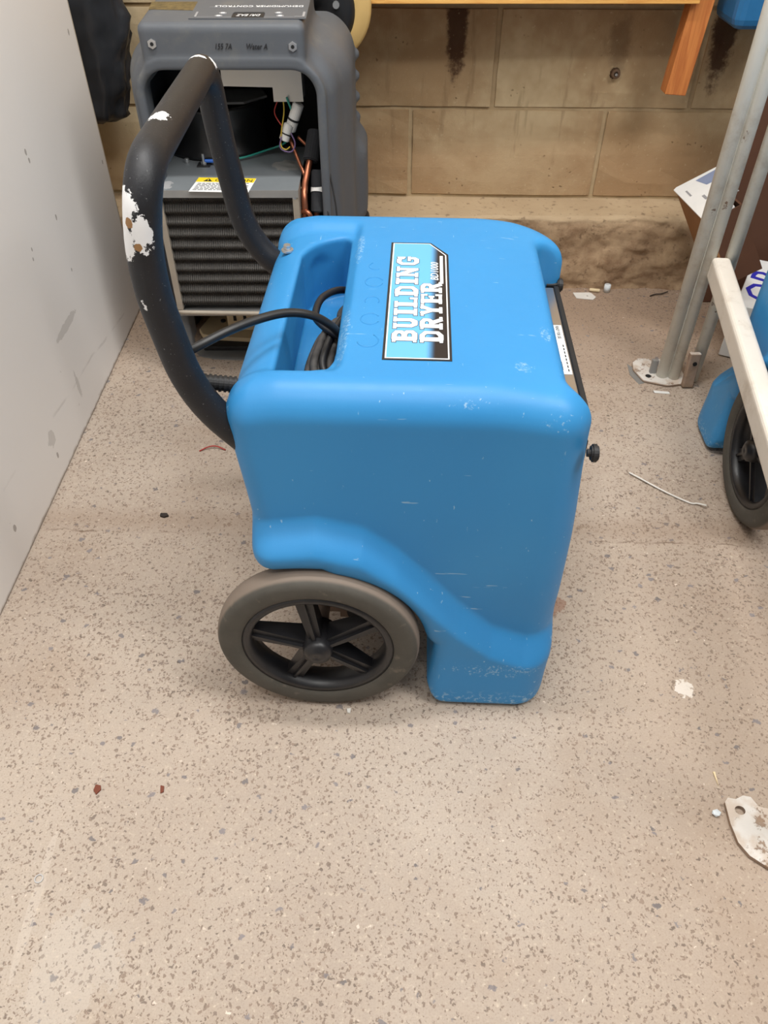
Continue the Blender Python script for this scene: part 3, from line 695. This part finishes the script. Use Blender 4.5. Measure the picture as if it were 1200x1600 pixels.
bm = bmesh.new()
for x0, y0, x1, y1 in ((-.318, 1.499, -.138, 1.500), (-.137, 1.499, -.133, 1.528), (-.318, 1.499, -.3145, 1.528), (-.150, 1.499, -.133, 1.502), (-.30, 1.5555, -.14, 1.5563)):
    prism([(x0+.228, y0-1.52), (x1+.228, y0-1.52), (x1+.228, y1-1.52), (x0+.228, y1-1.52)], .0004, PM(-.228, 1.52, .0015), bm)
obj('printed_lines', bm, M['greyink'], cp, world=True)
obj('mesh_insert', prism([(-.040, -.016), (.040, -.022), (.044, .03), (-.044, .03)], .001, PM(-.364, 1.565, -.0006)), M['khaki'], g0, world=True, label='brown mottled insert on the head')
for bx, bz in ((-.388, .676), (-.153, .672)):
    o = obj('rivet', CY((bx, 1.4725, bz), (bx, 1.467, bz), .0078, n=6, bev=.0008), M['zinc'], g0, world=True)
    obj('rivet_hole', CY((bx, 1.4668, bz), (bx, 1.4663, bz), .0030, n=14), M['dark'], o, world=True)
for bx, s in ((-.285, '155 7A'), (-.232, 'Water A')):
    obj('handwriting', text_mesh(s, .0125, Matrix.Translation((bx, 1.4690, .668)) @ Matrix.Rotation(math.radians(90), 4, 'X'), .0003, .3, .8), M['ink'], g0, world=True)
# fan shroud, control box, capacitor, wires
sh = obj('fan_shroud', lathe([(.0001, .443), (.111, .443), (.111, .452), (.104, .458), (.101, .525), (.104, .528), (.104, .533), (.096, .533), (.094, .52), (.0001, .50)], (-.345, 1.703, 0), 'Z', 56), M['shroud'], g0, world=True, smooth=True)
obj('lid', prism([(-.03, -.05), (.045, -.045), (.085, .0), (.07, .04), (-.03, .04)], .004, Matrix.Translation((-.32, 1.69, .5335))), M['galvplain'], sh, world=True)
obj('motor', lathe([(.0001, .445), (.036, .445), (.036, .49), (.03, .496), (.0001, .496)], (-.35, 1.705, .0), 'Z', 30), M['shroud'], sh, world=True, smooth=True)
cb = prism([(-.294, .640), (-.150, .640), (-.1485, .566), (-.203, .566), (-.203, .590), (-.294, .592)], .045, Matrix.Translation((0, 1.59, 0)) @ Matrix.Rotation(math.radians(90), 4, 'X'))
obj('electrical_box', cb, M['sheet'], g0, world=True)
for (p0, p1, r) in (((-.158, 1.55, .562), (-.178, 1.55, .515), .0105), ((-.178, 1.545, .528), (-.190, 1.54, .500), .0095)):
    o = obj('capacitor', CY(p0, p1, r, n=20, bev=.0015), M['white'], g0, world=True)
    obj('strap', CY(Vector(p0).lerp(Vector(p1), .55), Vector(p0).lerp(Vector(p1), .62), r+.0008, n=20), M['rubber'], o, world=True)
obj('capacitor_terminal', CY((-.1565, 1.55, .5655), (-.154, 1.55, .5725), .003, n=10), M['zinc'], g0, world=True)
for nm, pts, r, m in (('wire', [(-.178, 1.538, .575), (-.172, 1.555, .542), (-.180, 1.59, .50), (-.200, 1.63, .466), (-.236, 1.63, .453), (-.285, 1.596, .449), (-.343, 1.573, .451)], .0020, 'teal'),
                      ('wire', [(-.197, 1.56, .566), (-.205, 1.556, .545), (-.196, 1.55, .528), (-.185, 1.54, .52)], .0012, 'redwire'),
                      ('wire', [(-.186, 1.55, .566), (-.186, 1.545, .548), (-.192, 1.535, .52), (-.195, 1.53, .495), (-.187, 1.53, .487), (-.178, 1.53, .492)], .0012, 'yelwire'),
                      ('wire', [(-.175, 1.535, .515), (-.168, 1.53, .498), (-.175, 1.53, .484), (-.188, 1.53, .484), (-.197, 1.53, .492), (-.193, 1.53, .51)], .0014, 'viowire'),
                      ('wire', [(-.115, 1.52, .505), (-.103, 1.49, .46), (-.092, 1.468, .40), (-.088, 1.455, .32), (-.09, 1.45, .22)], .0016, 'rubber'),
                      ('wire', [(-.118, 1.515, .48), (-.112, 1.478, .41), (-.100, 1.460, .35), (-.098, 1.452, .24)], .0014, 'rubber')):
    obj(nm, T(catmull(pts, 7), r, 8), M[m], g0, world=True, smooth=True)
# evaporator: galvanised top plate, finned coil, side frames, bottom rod
def G_(name, me, m, parent, world=True, **k):
    """the coil assembly was measured on a plane .0205 lower: set it on its real plane"""
    if isinstance(me, bmesh.types.BMesh): bm_ = me; me = bpy.data.meshes.new(name); bm_.to_mesh(me); bm_.free()
    me.transform(Matrix.Translation((.011, -.055, .0205))); return obj(name, me, m, parent, world=True, **k)
tp = obj('top_plate', B((-.430, 1.447, .4405), (-.160, 1.68, .4425), .0005), M['galv'], g0, world=True)
obj('front_flange', B((-.430, 1.4455, .429), (-.160, 1.4475, .4425)), M['galvplain'], tp, world=True)
sk = G_('caution_sticker', prism([(-.3735, 1.494), (-.262, 1.489), (-.255, 1.557), (-.366, 1.562)], .0004, Tz(.4226)), M['paper'], g0, world=True, label='yellow and white caution sticker')
G_('yellow_band', prism([(-.3685, 1.541), (-.258, 1.536), (-.2555, 1.5572), (-.366, 1.5622)], .0003, Tz(.4229)), M['yellow'], sk, world=True)
rs = Matrix.Rotation(math.radians(-2.6), 4, 'Z')
G_('lettering', text_mesh('CAUTION', .0175, Matrix.Translation((-.3335, 1.5425, .4234)) @ rs, .0001, .0, .92), M['ink'], sk, world=True)
G_('warning_triangle', prism([(-.3545, 1.5428), (-.3375, 1.5422), (-.3455, 1.5575)], .0002, Tz(.4233)), M['ink'], sk, world=True)
G_('exclamation_mark', prism([(-.3466, 1.5445), (-.3450, 1.5445), (-.3448, 1.5535), (-.3468, 1.5535)], .0002, Tz(.4236)), M['yellow'], sk, world=True)
bm = bmesh.new()
for k in range(6):
    y = 1.533-k*.0062; x = -.363
    while x < -.27:
        w = random.uniform(.004, .012); prism([(x-.0009*k, y-.0011), (x+w-.0009*k, y-.0011), (x+w-.0009*k, y+.0011), (x-.0009*k, y+.0011)], .0002, Tz(.4230), bm); x += w+.002
G_('fine_print', bm, M['ink'], sk, world=True)
o = G_('terminal_lug', B((-.380, 1.617, .4222), (-.354, 1.642, .4245), .001), M['rubber'], g0, world=True)
G_('stud', CY((-.367, 1.628, .4245), (-.367, 1.628, .444), .0026, n=10), M['zinc'], o, world=True); G_('nut', CY((-.367, 1.628, .4245), (-.367, 1.628, .430), .0058, n=6), M['zinc'], o, world=True)
G_('blue_terminal', CY((-.364, 1.628, .4305), (-.345, 1.6275, .4310), .0036, n=10), M['lblue'], o, world=True)
G_('screw', CY((-.404, 1.645, .4222), (-.404, 1.645, .430), .0048, n=10, bev=.001), M['zinc'], g0, world=True)
G_('screw', CY((-.174, 1.462, .4226), (-.174, 1.462, .4242), .0040, n=12), M['zinc'], g0, world=True)
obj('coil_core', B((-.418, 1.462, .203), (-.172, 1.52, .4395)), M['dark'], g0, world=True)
bm = bmesh.new(); NF = 128; rows = 10; zs = np.linspace(.200, .436, rows*10+1)
for k in range(NF):
    x = -.418+(k+.5)*.246/NF; prev = None
    for z in zs:
        yy = 1.4545+.0042*math.cos((z-.200)/(.236/rows)*2*math.pi)+.0006*math.sin(k*2.7+z*90)
        a_, b_ = bm.verts.new((x-.00042, yy, z)), bm.verts.new((x+.00042, yy, z)); c_ = bm.verts.new((x+.00042, yy+.010, z)); d_ = bm.verts.new((x-.00042, yy+.010, z))
        if prev:
            bm.faces.new((prev[0], prev[1], b_, a_)); bm.faces.new((prev[1], prev[2], c_, b_)); bm.faces.new((prev[3], prev[0], a_, d_))
        prev = (a_, b_, c_, d_)
o = obj('coil_fins', bm, M['fin'], g0, world=True); o['kind'] = 'stuff'
obj('side_frame', B((-.430, 1.447, .196), (-.418, 1.50, .4405), .0008), M['frame'], g0, world=True)
obj('side_frame', B((-.172, 1.447, .196), (-.160, 1.50, .4405), .0008), M['frame'], g0, world=True)
obj('bottom_rod', T(smooth_path([(-.430, 1.52, .190), (-.434, 1.447, .191), (-.10, 1.440, .189), (-.10, 1.50, .189)], .02), .0045, 10), M['frame'], g0, world=True, smooth=True)
obj('drip_tray', B((-.428, 1.45, .180), (-.11, 1.56, .190), .002), M['galvplain'], g0, world=True)
# copper pipes and lagging beside the coil
for pts, r in (([(-.183, 1.56, .505), (-.165, 1.53, .47), (-.151, 1.505, .445), (-.150, 1.490, .42)], .0034), ([(-.140, 1.525, .475), (-.146, 1.505, .455), (-.152, 1.488, .43), (-.152, 1.470, .39), (-.150, 1.468, .21)], .0060),
               ([(-.132, 1.49, .40), (-.131, 1.478, .33), (-.132, 1.475, .22)], .0055), ([(-.158, 1.472, .392), (-.146, 1.463, .394), (-.140, 1.462, .382), (-.142, 1.463, .370), (-.158, 1.470, .368)], .0048),
               ([(-.158, 1.472, .352), (-.146, 1.463, .354), (-.140, 1.462, .342), (-.142, 1.463, .330), (-.158, 1.470, .328)], .0048), ([(-.128, 1.485, .36), (-.120, 1.47, .345), (-.122, 1.468, .31), (-.13, 1.47, .29)], .004),
               ([(-.165, 1.56, .50), (-.150, 1.55, .49), (-.140, 1.54, .487)], .003)):
    obj('copper_pipe', T(catmull(pts, 6), r, 12), M['copper'], g0, world=True, smooth=True)
obj('pipe_lagging', CY((-.130, 1.555, .512), (-.140, 1.523, .468), .0150, n=20, bev=.002), M['foam'], g0, world=True)
obj('pipe_lagging', CY((-.127, 1.515, .455), (-.130, 1.485, .385), .0125, n=20, bev=.002), M['foam'], g0, world=True)
obj('pipe_clip', CY((-.128, 1.503, .425), (-.1285, 1.498, .418), .0132, n=20), M['white'], g0, world=True)
obj('loose_flake', prism([(-.195, 1.470), (-.185, 1.474), (-.160, 1.505), (-.152, 1.512), (-.158, 1.514), (-.175, 1.500)], .0008, Tz(.4232)), M['straw'], g0, world=True, label='cream torn flake')

# condensate pump under the coil, on its base, on a zinc sheet
p0 = thing('condensate_pump', 'cream slotted pump on a cream base under the exposed coil', 'pump', (-.35, 1.69, 0))
obj('sole', B((-.432, 1.600, .0025), (-.15, 1.76, .014), .002), M['rubber'], p0, world=True)
pb = [(-.40, 1.628), (-.15, 1.605), (-.15, 1.80), (-.415, 1.80), (-.452, 1.665), (-.440, 1.640), (-.42, 1.631)]
obj('base', prism(pb, .012, Tz(.012), bev=.002), M['cream'], p0, world=True)
pc = obj('pump_cover', B((-.378, 1.655, .024), (-.17, 1.79, .10), .004), M['cream'], p0, world=True)
for k in range(5): obj('slot', B((-.362+k*.024, 1.6538, .052), (-.355+k*.024, 1.6555, .092)), M['dark'], pc, world=True)
obj('screw', CY((-.398, 1.70, .024), (-.398, 1.70, .028), .006, n=12), M['rubber'], p0, world=True)
bm = prism([(-.440, 1.578), (-.455, 1.60), (-.44, 1.63), (-.13, 1.60), (-.13, 1.545), (-.40, 1.565)], .002, Tz(.0003))
tag(obj('zinc_sheet', bm, M['galvplain']), 'thin zinc sheet on the floor in front of the cream pump', 'metal sheet')

# reel behind the grey machine, standing on its own post
r0 = thing('hose_reel', 'cream-rimmed dark reel behind the right shoulder of the grey dehumidifier', 'reel', (-.132, 1.880, 0))
rp = [(.03, -.016), (.100, -.018), (.106, -.010), (.106, .014), (.098, .016), (.094, -.004), (.03, -.006)]
o = obj('rim', lathe(rp, (0, 0, 0), 'Y', 56), M['reel'], r0, smooth=True); o.location = (0, 0, .655)
o2 = obj('drum', lathe([(.0001, -.028), (.066, -.028), (.074, -.024), (.084, -.018), (.084, -.008), (.0001, -.008)], (0, 0, 0), 'Y', 48), M['shroud'], r0, smooth=True); o2.location = (-.012, 0, .650)
obj('bolt', CY((.046, -.034, .012), (.046, -.026, .012), .007, n=10), M['zinc'], o2); obj('bolt', CY((.058, -.034, -.036), (.058, -.026, -.036), .008, n=10), M['zinc'], o2)
obj('post', CY((0, .008, .004), (0, .008, .60), .008, n=14), M['shroud'], r0, smooth=True)

# ================================================================== SHELF AND WALL BACKGROUND
s0 = thing('wooden_bench', 'orange varnished pine bench along the block wall with a short hanging leg', 'bench', (0, 1.95, .65))
obj('apron', B((-.42, 1.900, .654), (.662, 1.922, .735), .0015), M['wood'], s0, world=True)
obj('bench_top', B((-.42, 1.900, .735), (.70, 2.03, .765), .002), M['wood'], s0, world=True)
bm = B((-.024, -.021, 0), (.024, .021, .27), .002); bmesh.ops.transform(bm, matrix=Matrix.Translation((.662, 1.937, .475)) @ Matrix.Rotation(math.radians(4.0), 4, 'Y'), verts=bm.verts)
obj('leg', bm, M['legwood'], s0, world=True)
u0 = thing('blue_tub', 'dark blue plastic tub hanging at the top right corner above the rack posts', 'tub', (.80, 1.94, .60))
bm = bmesh.new(); box(bm, (.730, 1.86, .612), (.90, 2.0, .80), .02, seg=3); obj('tub_body', bm, M['bluetub'], u0, world=True)
bm = bmesh.new(); box(bm, (.80, 1.85, .585), (.88, 1.90, .80), .015, seg=3); obj('tub_spout', bm, M['blue'], u0, world=True)
# dark sack hanging behind the partition end
def sack(u, v):
    a = 2*math.pi*u; z = .40+v*.36; r = (.075+.05*math.sin(min(v*1.5, 1)*math.pi/2))*(1 if v > .02 else .6)
    n = mn.fractal(Vector((math.cos(a)*2, math.sin(a)*2, z*7)), .6, 2, 4)*.02
    return (-.70+(r+n)*math.cos(a)*1.05, 1.985+(r*.45+n*.5)*math.sin(a), z)
bm = noisy_grid(sack, 48, 30); bmesh.ops.remove_doubles(bm, verts=bm.verts, dist=1e-5); bmesh.ops.holes_fill(bm, edges=[e for e in bm.edges if len(e.link_faces) == 1], sides=0)
tag(obj('hanging_sack', bm, M['sack'], smooth=True), 'black plastic sack hanging on the wall behind the end of the white partition', 'sack')

# ================================================================== RACK
k0 = thing('storage_rack', 'chipped grey-white steel rack with vertical tube posts, base plates and a sloping cream brace', 'rack', (.64, 1.0, 0))
for x, y, r in ((.638, 1.490, .0130), (.662, 1.482, .0118), (.704, 1.478, .0128)):
    obj('post', CY((x, y, .004), (x, y, 1.9), r, n=28), M['rack'], k0, world=True, smooth=True)
obj('web', B((.640, 1.483, .004), (.660, 1.489, 1.9)), M['rack'], k0, world=True)
bp = [(.583, 1.545), (.578, 1.515), (.590, 1.470), (.640, 1.450), (.655, 1.452), (.690, 1.460), (.69, 1.52), (.65, 1.56), (.60, 1.562)]
o = obj('base_plate', prism(bp, .005, Tz(.001), bev=.0012), M['plate'], k0, world=True)
obj('bolt_hole', CY((.606, 1.487, .0055), (.606, 1.487, .0066), .0065, n=18), M['dark'], o, world=True)
st2 = obj('stub_channel', B((.672, 1.448, .002), (.697, 1.462, .085), .003, rot=Matrix.Rotation(math.radians(-6), 4, 'X')), M['plate'], k0, world=True)
obj('bolt_hole', CY((.685, 1.4475, .064), (.685, 1.4455, .064), .0048, n=16), M['dark'], st2, world=True)
obj('lug', B((.612, 1.497, .005), (.626, 1.507, .040), .001), M['galvplain'], k0, world=True)
# sloping brace to the near upright
A_, B_ = Vector((.681, 1.475, .283)), Vector((.553, .44, .200)); d = (B_-A_)
q = d.to_track_quat('X', 'Z').to_matrix().to_4x4()
bm = B((0, -.0185, -.030), (d.length, .0185, .018), .009, seg=4)
bmesh.ops.transform(bm, matrix=Matrix.Translation(A_) @ q, verts=bm.verts); obj('brace', bm, M['brace'], k0, world=True)
obj('post', CY((.555, .412, .004), (.555, .412, 1.9), .0165, n=28), M['rack'], k0, world=True, smooth=True)
bp = [(.457, .474), (.463, .480), (.473, .478), (.484, .483), (.494, .481), (.50, .468), (.60, .44), (.60, .372), (.50, .376), (.481, .391), (.466, .403), (.457, .420), (.455, .445)]
def plate_hole(poly, c, r, h, z):
    bm = bmesh.new(); n = 26; ring = [(c[0]+r*math.cos(2*math.pi*k/n), c[1]+r*.9*math.sin(2*math.pi*k/n)) for k in range(n)]
    def lay(zz): return [bm.verts.new((*p, zz)) for p in poly], [bm.verts.new((*p, zz)) for p in ring]
    ot, it = lay(z+h); ob, ib = lay(z)
    for o_, i_ in ((ot, it), (ob, ib)):
        es = [bm.edges.new((a[k], a[(k+1) % len(a)])) for a in (o_, i_) for k in range(len(a))]
        bmesh.ops.triangle_fill(bm, edges=es, use_beauty=True)
    for a, b in ((ot, ob), (it, ib)):
        for k in range(len(a)): bm.faces.new((a[k], a[(k+1) % len(a)], b[(k+1) % len(a)], b[k]))
    bmesh.ops.recalc_face_normals(bm, faces=bm.faces); return bm
obj('base_plate', plate_hole(bp, (.4735, .4625), .0068, .006, .001), M['plate'], k0, world=True)

# ================================================================== BOXES BEHIND THE RACK
c0 = thing('cardboard_box', 'tipped brown cardboard box with a white printed flap, behind the rack posts', 'box', (.80, 1.75, 0))
RB = Matrix.Translation((.683, 1.812, 0)) @ Matrix.Rotation(math.radians(0), 4, 'Z')
# the carton lies tipped over on one edge: u across, v towards us, d down its left side
bO = Vector((.699, 1.860, .2825)); bv = Vector((-.057, -.990, .127)).normalized(); bd_ = Vector((.508, -.10, -.855)); bd_ = (bd_-bv*bd_.dot(bv)).normalized(); bu = bd_.cross(bv).normalized()
if bu.x < 0: bu = -bu
MB_ = Matrix(((bu.x, bv.x, -bd_.x, bO.x), (bu.y, bv.y, -bd_.y, bO.y), (bu.z, bv.z, -bd_.z, bO.z), (0, 0, 0, 1)))
def BX(lo, hi, bev=0):
    bm = B(lo, hi, bev); bmesh.ops.transform(bm, matrix=MB_, verts=bm.verts); return bm
W_, L_, D_ = .075, .262, .155
obj('side_panel', BX((0, 0, -D_), (.004, L_, 0)), M['card'], c0, world=True)
obj('side_panel', BX((W_-.004, 0, -D_), (W_, L_, 0)), M['carddark'], c0, world=True)  # same brown box: shade on this side put into a darker colour
obj('end_panel', BX((.004, 0, -D_), (W_-.004, .004, 0)), M['card'], c0, world=True)
obj('end_panel', BX((.004, L_-.004, -D_), (W_-.004, L_, 0)), M['carddark'], c0, world=True)  # shaded end of the box, its shade also in the colour
obj('bottom_panel', BX((.004, .004, -D_), (W_-.004, L_-.004, -D_+.004)), M['card'], c0, world=True)
def PF(poly, h, z):
    bm = prism(poly, h, Tz(z)); bmesh.ops.transform(bm, matrix=MB_, verts=bm.verts); return bm
fp = obj('flap', PF([(-.004, -.002), (.004, -.010), (.150, -.004), (.073, .10), (.060, L_*.99), (-.003, L_)], .003, .0005), M['paper'], c0, world=True, label='white printed box flap')
obj('logo_patch', PF([(.045, .012), (.13, .006), (.125, .05), (.10, .075), (.055, .07)], .0004, .0036), M['greyblue'], fp, world=True)
bm = bmesh.new()
for k in range(4):
    for j in range(2): prism([(.030+.018*k, .12+.045*j), (.036+.018*k, .12+.045*j), (.036+.018*k, .15+.045*j), (.030+.018*k, .15+.045*j)], .0004, MB_ @ Tz(.0036), bm)
prism([(.012, .045), (.016, .045), (.016, .09), (.012, .09)], .0004, MB_ @ Tz(.0036), bm)
o = obj('fine_print', bm, M['greyink'], fp, world=True); o['kind'] = 'stuff'
for k in range(4): obj('blue_stripe', PF([(.006, .222+.009*k), (.045, .214+.009*k), (.045, .218+.009*k), (.006, .226+.009*k)], .0004, .0036), M['bprint'], fp, world=True)
# dark board standing behind
b0 = thing('dark_board', 'tall dark brown board standing behind the rack posts', 'board', (.93, 1.75, 0))
obj('board', B((.832, 1.838, .002), (1.30, 1.846, .60), .001), M['carddark'], b0, world=True)
for k, (x, z) in enumerate(((.872, .47), (.895, .44), (.868, .36), (.86, .27))): obj('staple', B((x, 1.8355, z), (x+.016, 1.8385, z+.002)), M['whitechip'], b0, world=True)
# white carton with blue lettering
w0 = thing('printed_carton', 'white carton with large blue lettering, between rack posts and the second blue dehumidifier', 'carton', (.90, 1.65, 0))
RC = Matrix.Translation((.960, 1.665, 0)) @ Matrix.Rotation(math.radians(62), 4, 'Z')
bm = B((-.15, -.10, .003), (.11, .105, .135), .002); bmesh.ops.transform(bm, matrix=RC, verts=bm.verts); ca = obj('carton_body', bm, M['paper'], w0, world=True)
obj('lettering', text_mesh('OR', .12, RC @ Matrix.Translation((-.125, .015, 0.1356)), .0004, .2, 1.0), M['bprint'], ca, world=True)
bm = bmesh.new()
for k in range(4): prism([(-.10, -.018-.012*k), (.06, -.018-.012*k), (.058, -.012-.012*k), (-.102, -.012-.012*k)], .0004, RC @ Tz(.1353), bm)
obj('blue_stripes', bm, M['bprint'], ca, world=True)

# ================================================================== LITTER ON THE FLOOR
def litter(name, bm, m, label, cat, smooth=None): return tag(obj(name, bm, M[m], smooth=smooth), label, cat)
litter('cigarette_butt', CY((.551, 1.899, .005), (.577, 1.893, .005), .0045, n=12), 'straw', 'cigarette butt on the floor by the rough footing', 'cigarette')
litter('clear_cap', lathe([(.0001, .0), (.009, .0), (.0085, .02), (.0001, .02)], (.597, 1.897, .0008), 'Z', 20), 'glass', 'small clear plastic cap beside the cigarette butt', 'cap', True)
litter('white_tag', plate_hole([(.505, 1.888), (.509, 1.859), (.552, 1.850), (.562, 1.864), (.554, 1.885), (.548, 1.889)], (.540, 1.870), .0026, .0015, .0008), 'whitechip', 'white plastic tag with a hole beside the black front knob of the dryer', 'tag')
litter('cable_tie', T(catmull([(.486, 1.153, .0025), (.50, 1.137, .004), (.54, 1.098, .003), (.580, 1.066, .0025), (.594, 1.062, .004), (.607, 1.052, .008)], 8), .0018, 6), 'whitechip', 'long pale cable tie on the floor right of the blue dryer', 'cable tie', True)
litter('dead_leaf', prism([(-.395, .501), (-.388, .500), (-.386, .494), (-.391, .487), (-.396, .493)], .002, Tz(.0004)), 'leaf', 'left one of two red-brown leaf scraps in the foreground', 'leaf')
litter('dead_leaf', prism([(-.306, .500), (-.301, .499), (-.300, .491), (-.304, .489)], .002, Tz(.0004)), 'leaf', 'right one of two red-brown leaf scraps in the foreground', 'leaf')
litter('dark_chip', prism([(-.418, 1.036), (-.406, 1.036), (-.402, 1.030), (-.410, 1.026), (-.418, 1.029)], .004, Tz(.0003)), 'chip', 'dark chip on the floor left of the blue dryer', 'chip')
litter('red_wire', T(catmull([(-.378, 1.221, .002), (-.362, 1.23, .005), (-.345, 1.232, .006), (-.325, 1.225, .002)], 6), .0014, 6), 'redwire', 'short red wire on the floor beside the dryer handle', 'wire', True)
litter('black_twig', T(catmull([(.706, 1.868, .003), (.722, 1.876, .004), (.738, 1.878, .004), (.757, 1.886, .006)], 6), .0016, 6), 'chip', 'thin dark twig at the foot of the footing left of the rack', 'twig', True)
litter('broken_shard', prism([(.572, 1.545), (.568, 1.50), (.580, 1.462), (.592, 1.466), (.60, 1.50)], .0009, Tz(.0002)), 'galvplain', 'grey broken shard under the edge of the rusty rack plate', 'shard')
litter('label_scrap', prism([(.606, 1.437), (.640, 1.432), (.640, 1.424), (.607, 1.428)], .0008, Tz(.0003)), 'paper', 'narrow printed paper scrap in front of the rack base plate', 'paper')
litter('wood_splinter', prism([(.4565, .520), (.4595, .520), (.4580, .500)], .0018, Tz(.0004)), 'straw', 'pale wood splinter near the near rack plate', 'splinter')
bm = bmesh.new(); bmesh.ops.create_icosphere(bm, subdivisions=1, radius=.0055, matrix=Matrix.Translation((.442, .46, .0045)) @ Matrix.Diagonal((1.2, 1, .7, 1))); litter('glass_bead', bm, 'glass', 'shiny broken bead left of the near rack plate', 'bead')
litter('small_ring', lathe([(.0042, 0), (.0056, 0), (.0056, .0014), (.0042, .0014)], (-.433, .377, .0004), 'Z', 20), 'zinc', 'tiny dark ring on the floor at the lower left', 'ring')
litter('white_crumb', prism([(-.055, .619), (-.049, .620), (-.050, .612), (-.054, .613)], .003, Tz(.0003)), 'whitechip', 'white crumb on the floor just in front of the wheel', 'crumb')
litter('white_flake', prism([(.60, .62), (.607, .625), (.604, .612)], .0015, Tz(.0003)), 'whitechip', 'white flake on the floor at the right edge', 'flake')
bpy.context.view_layer.update()
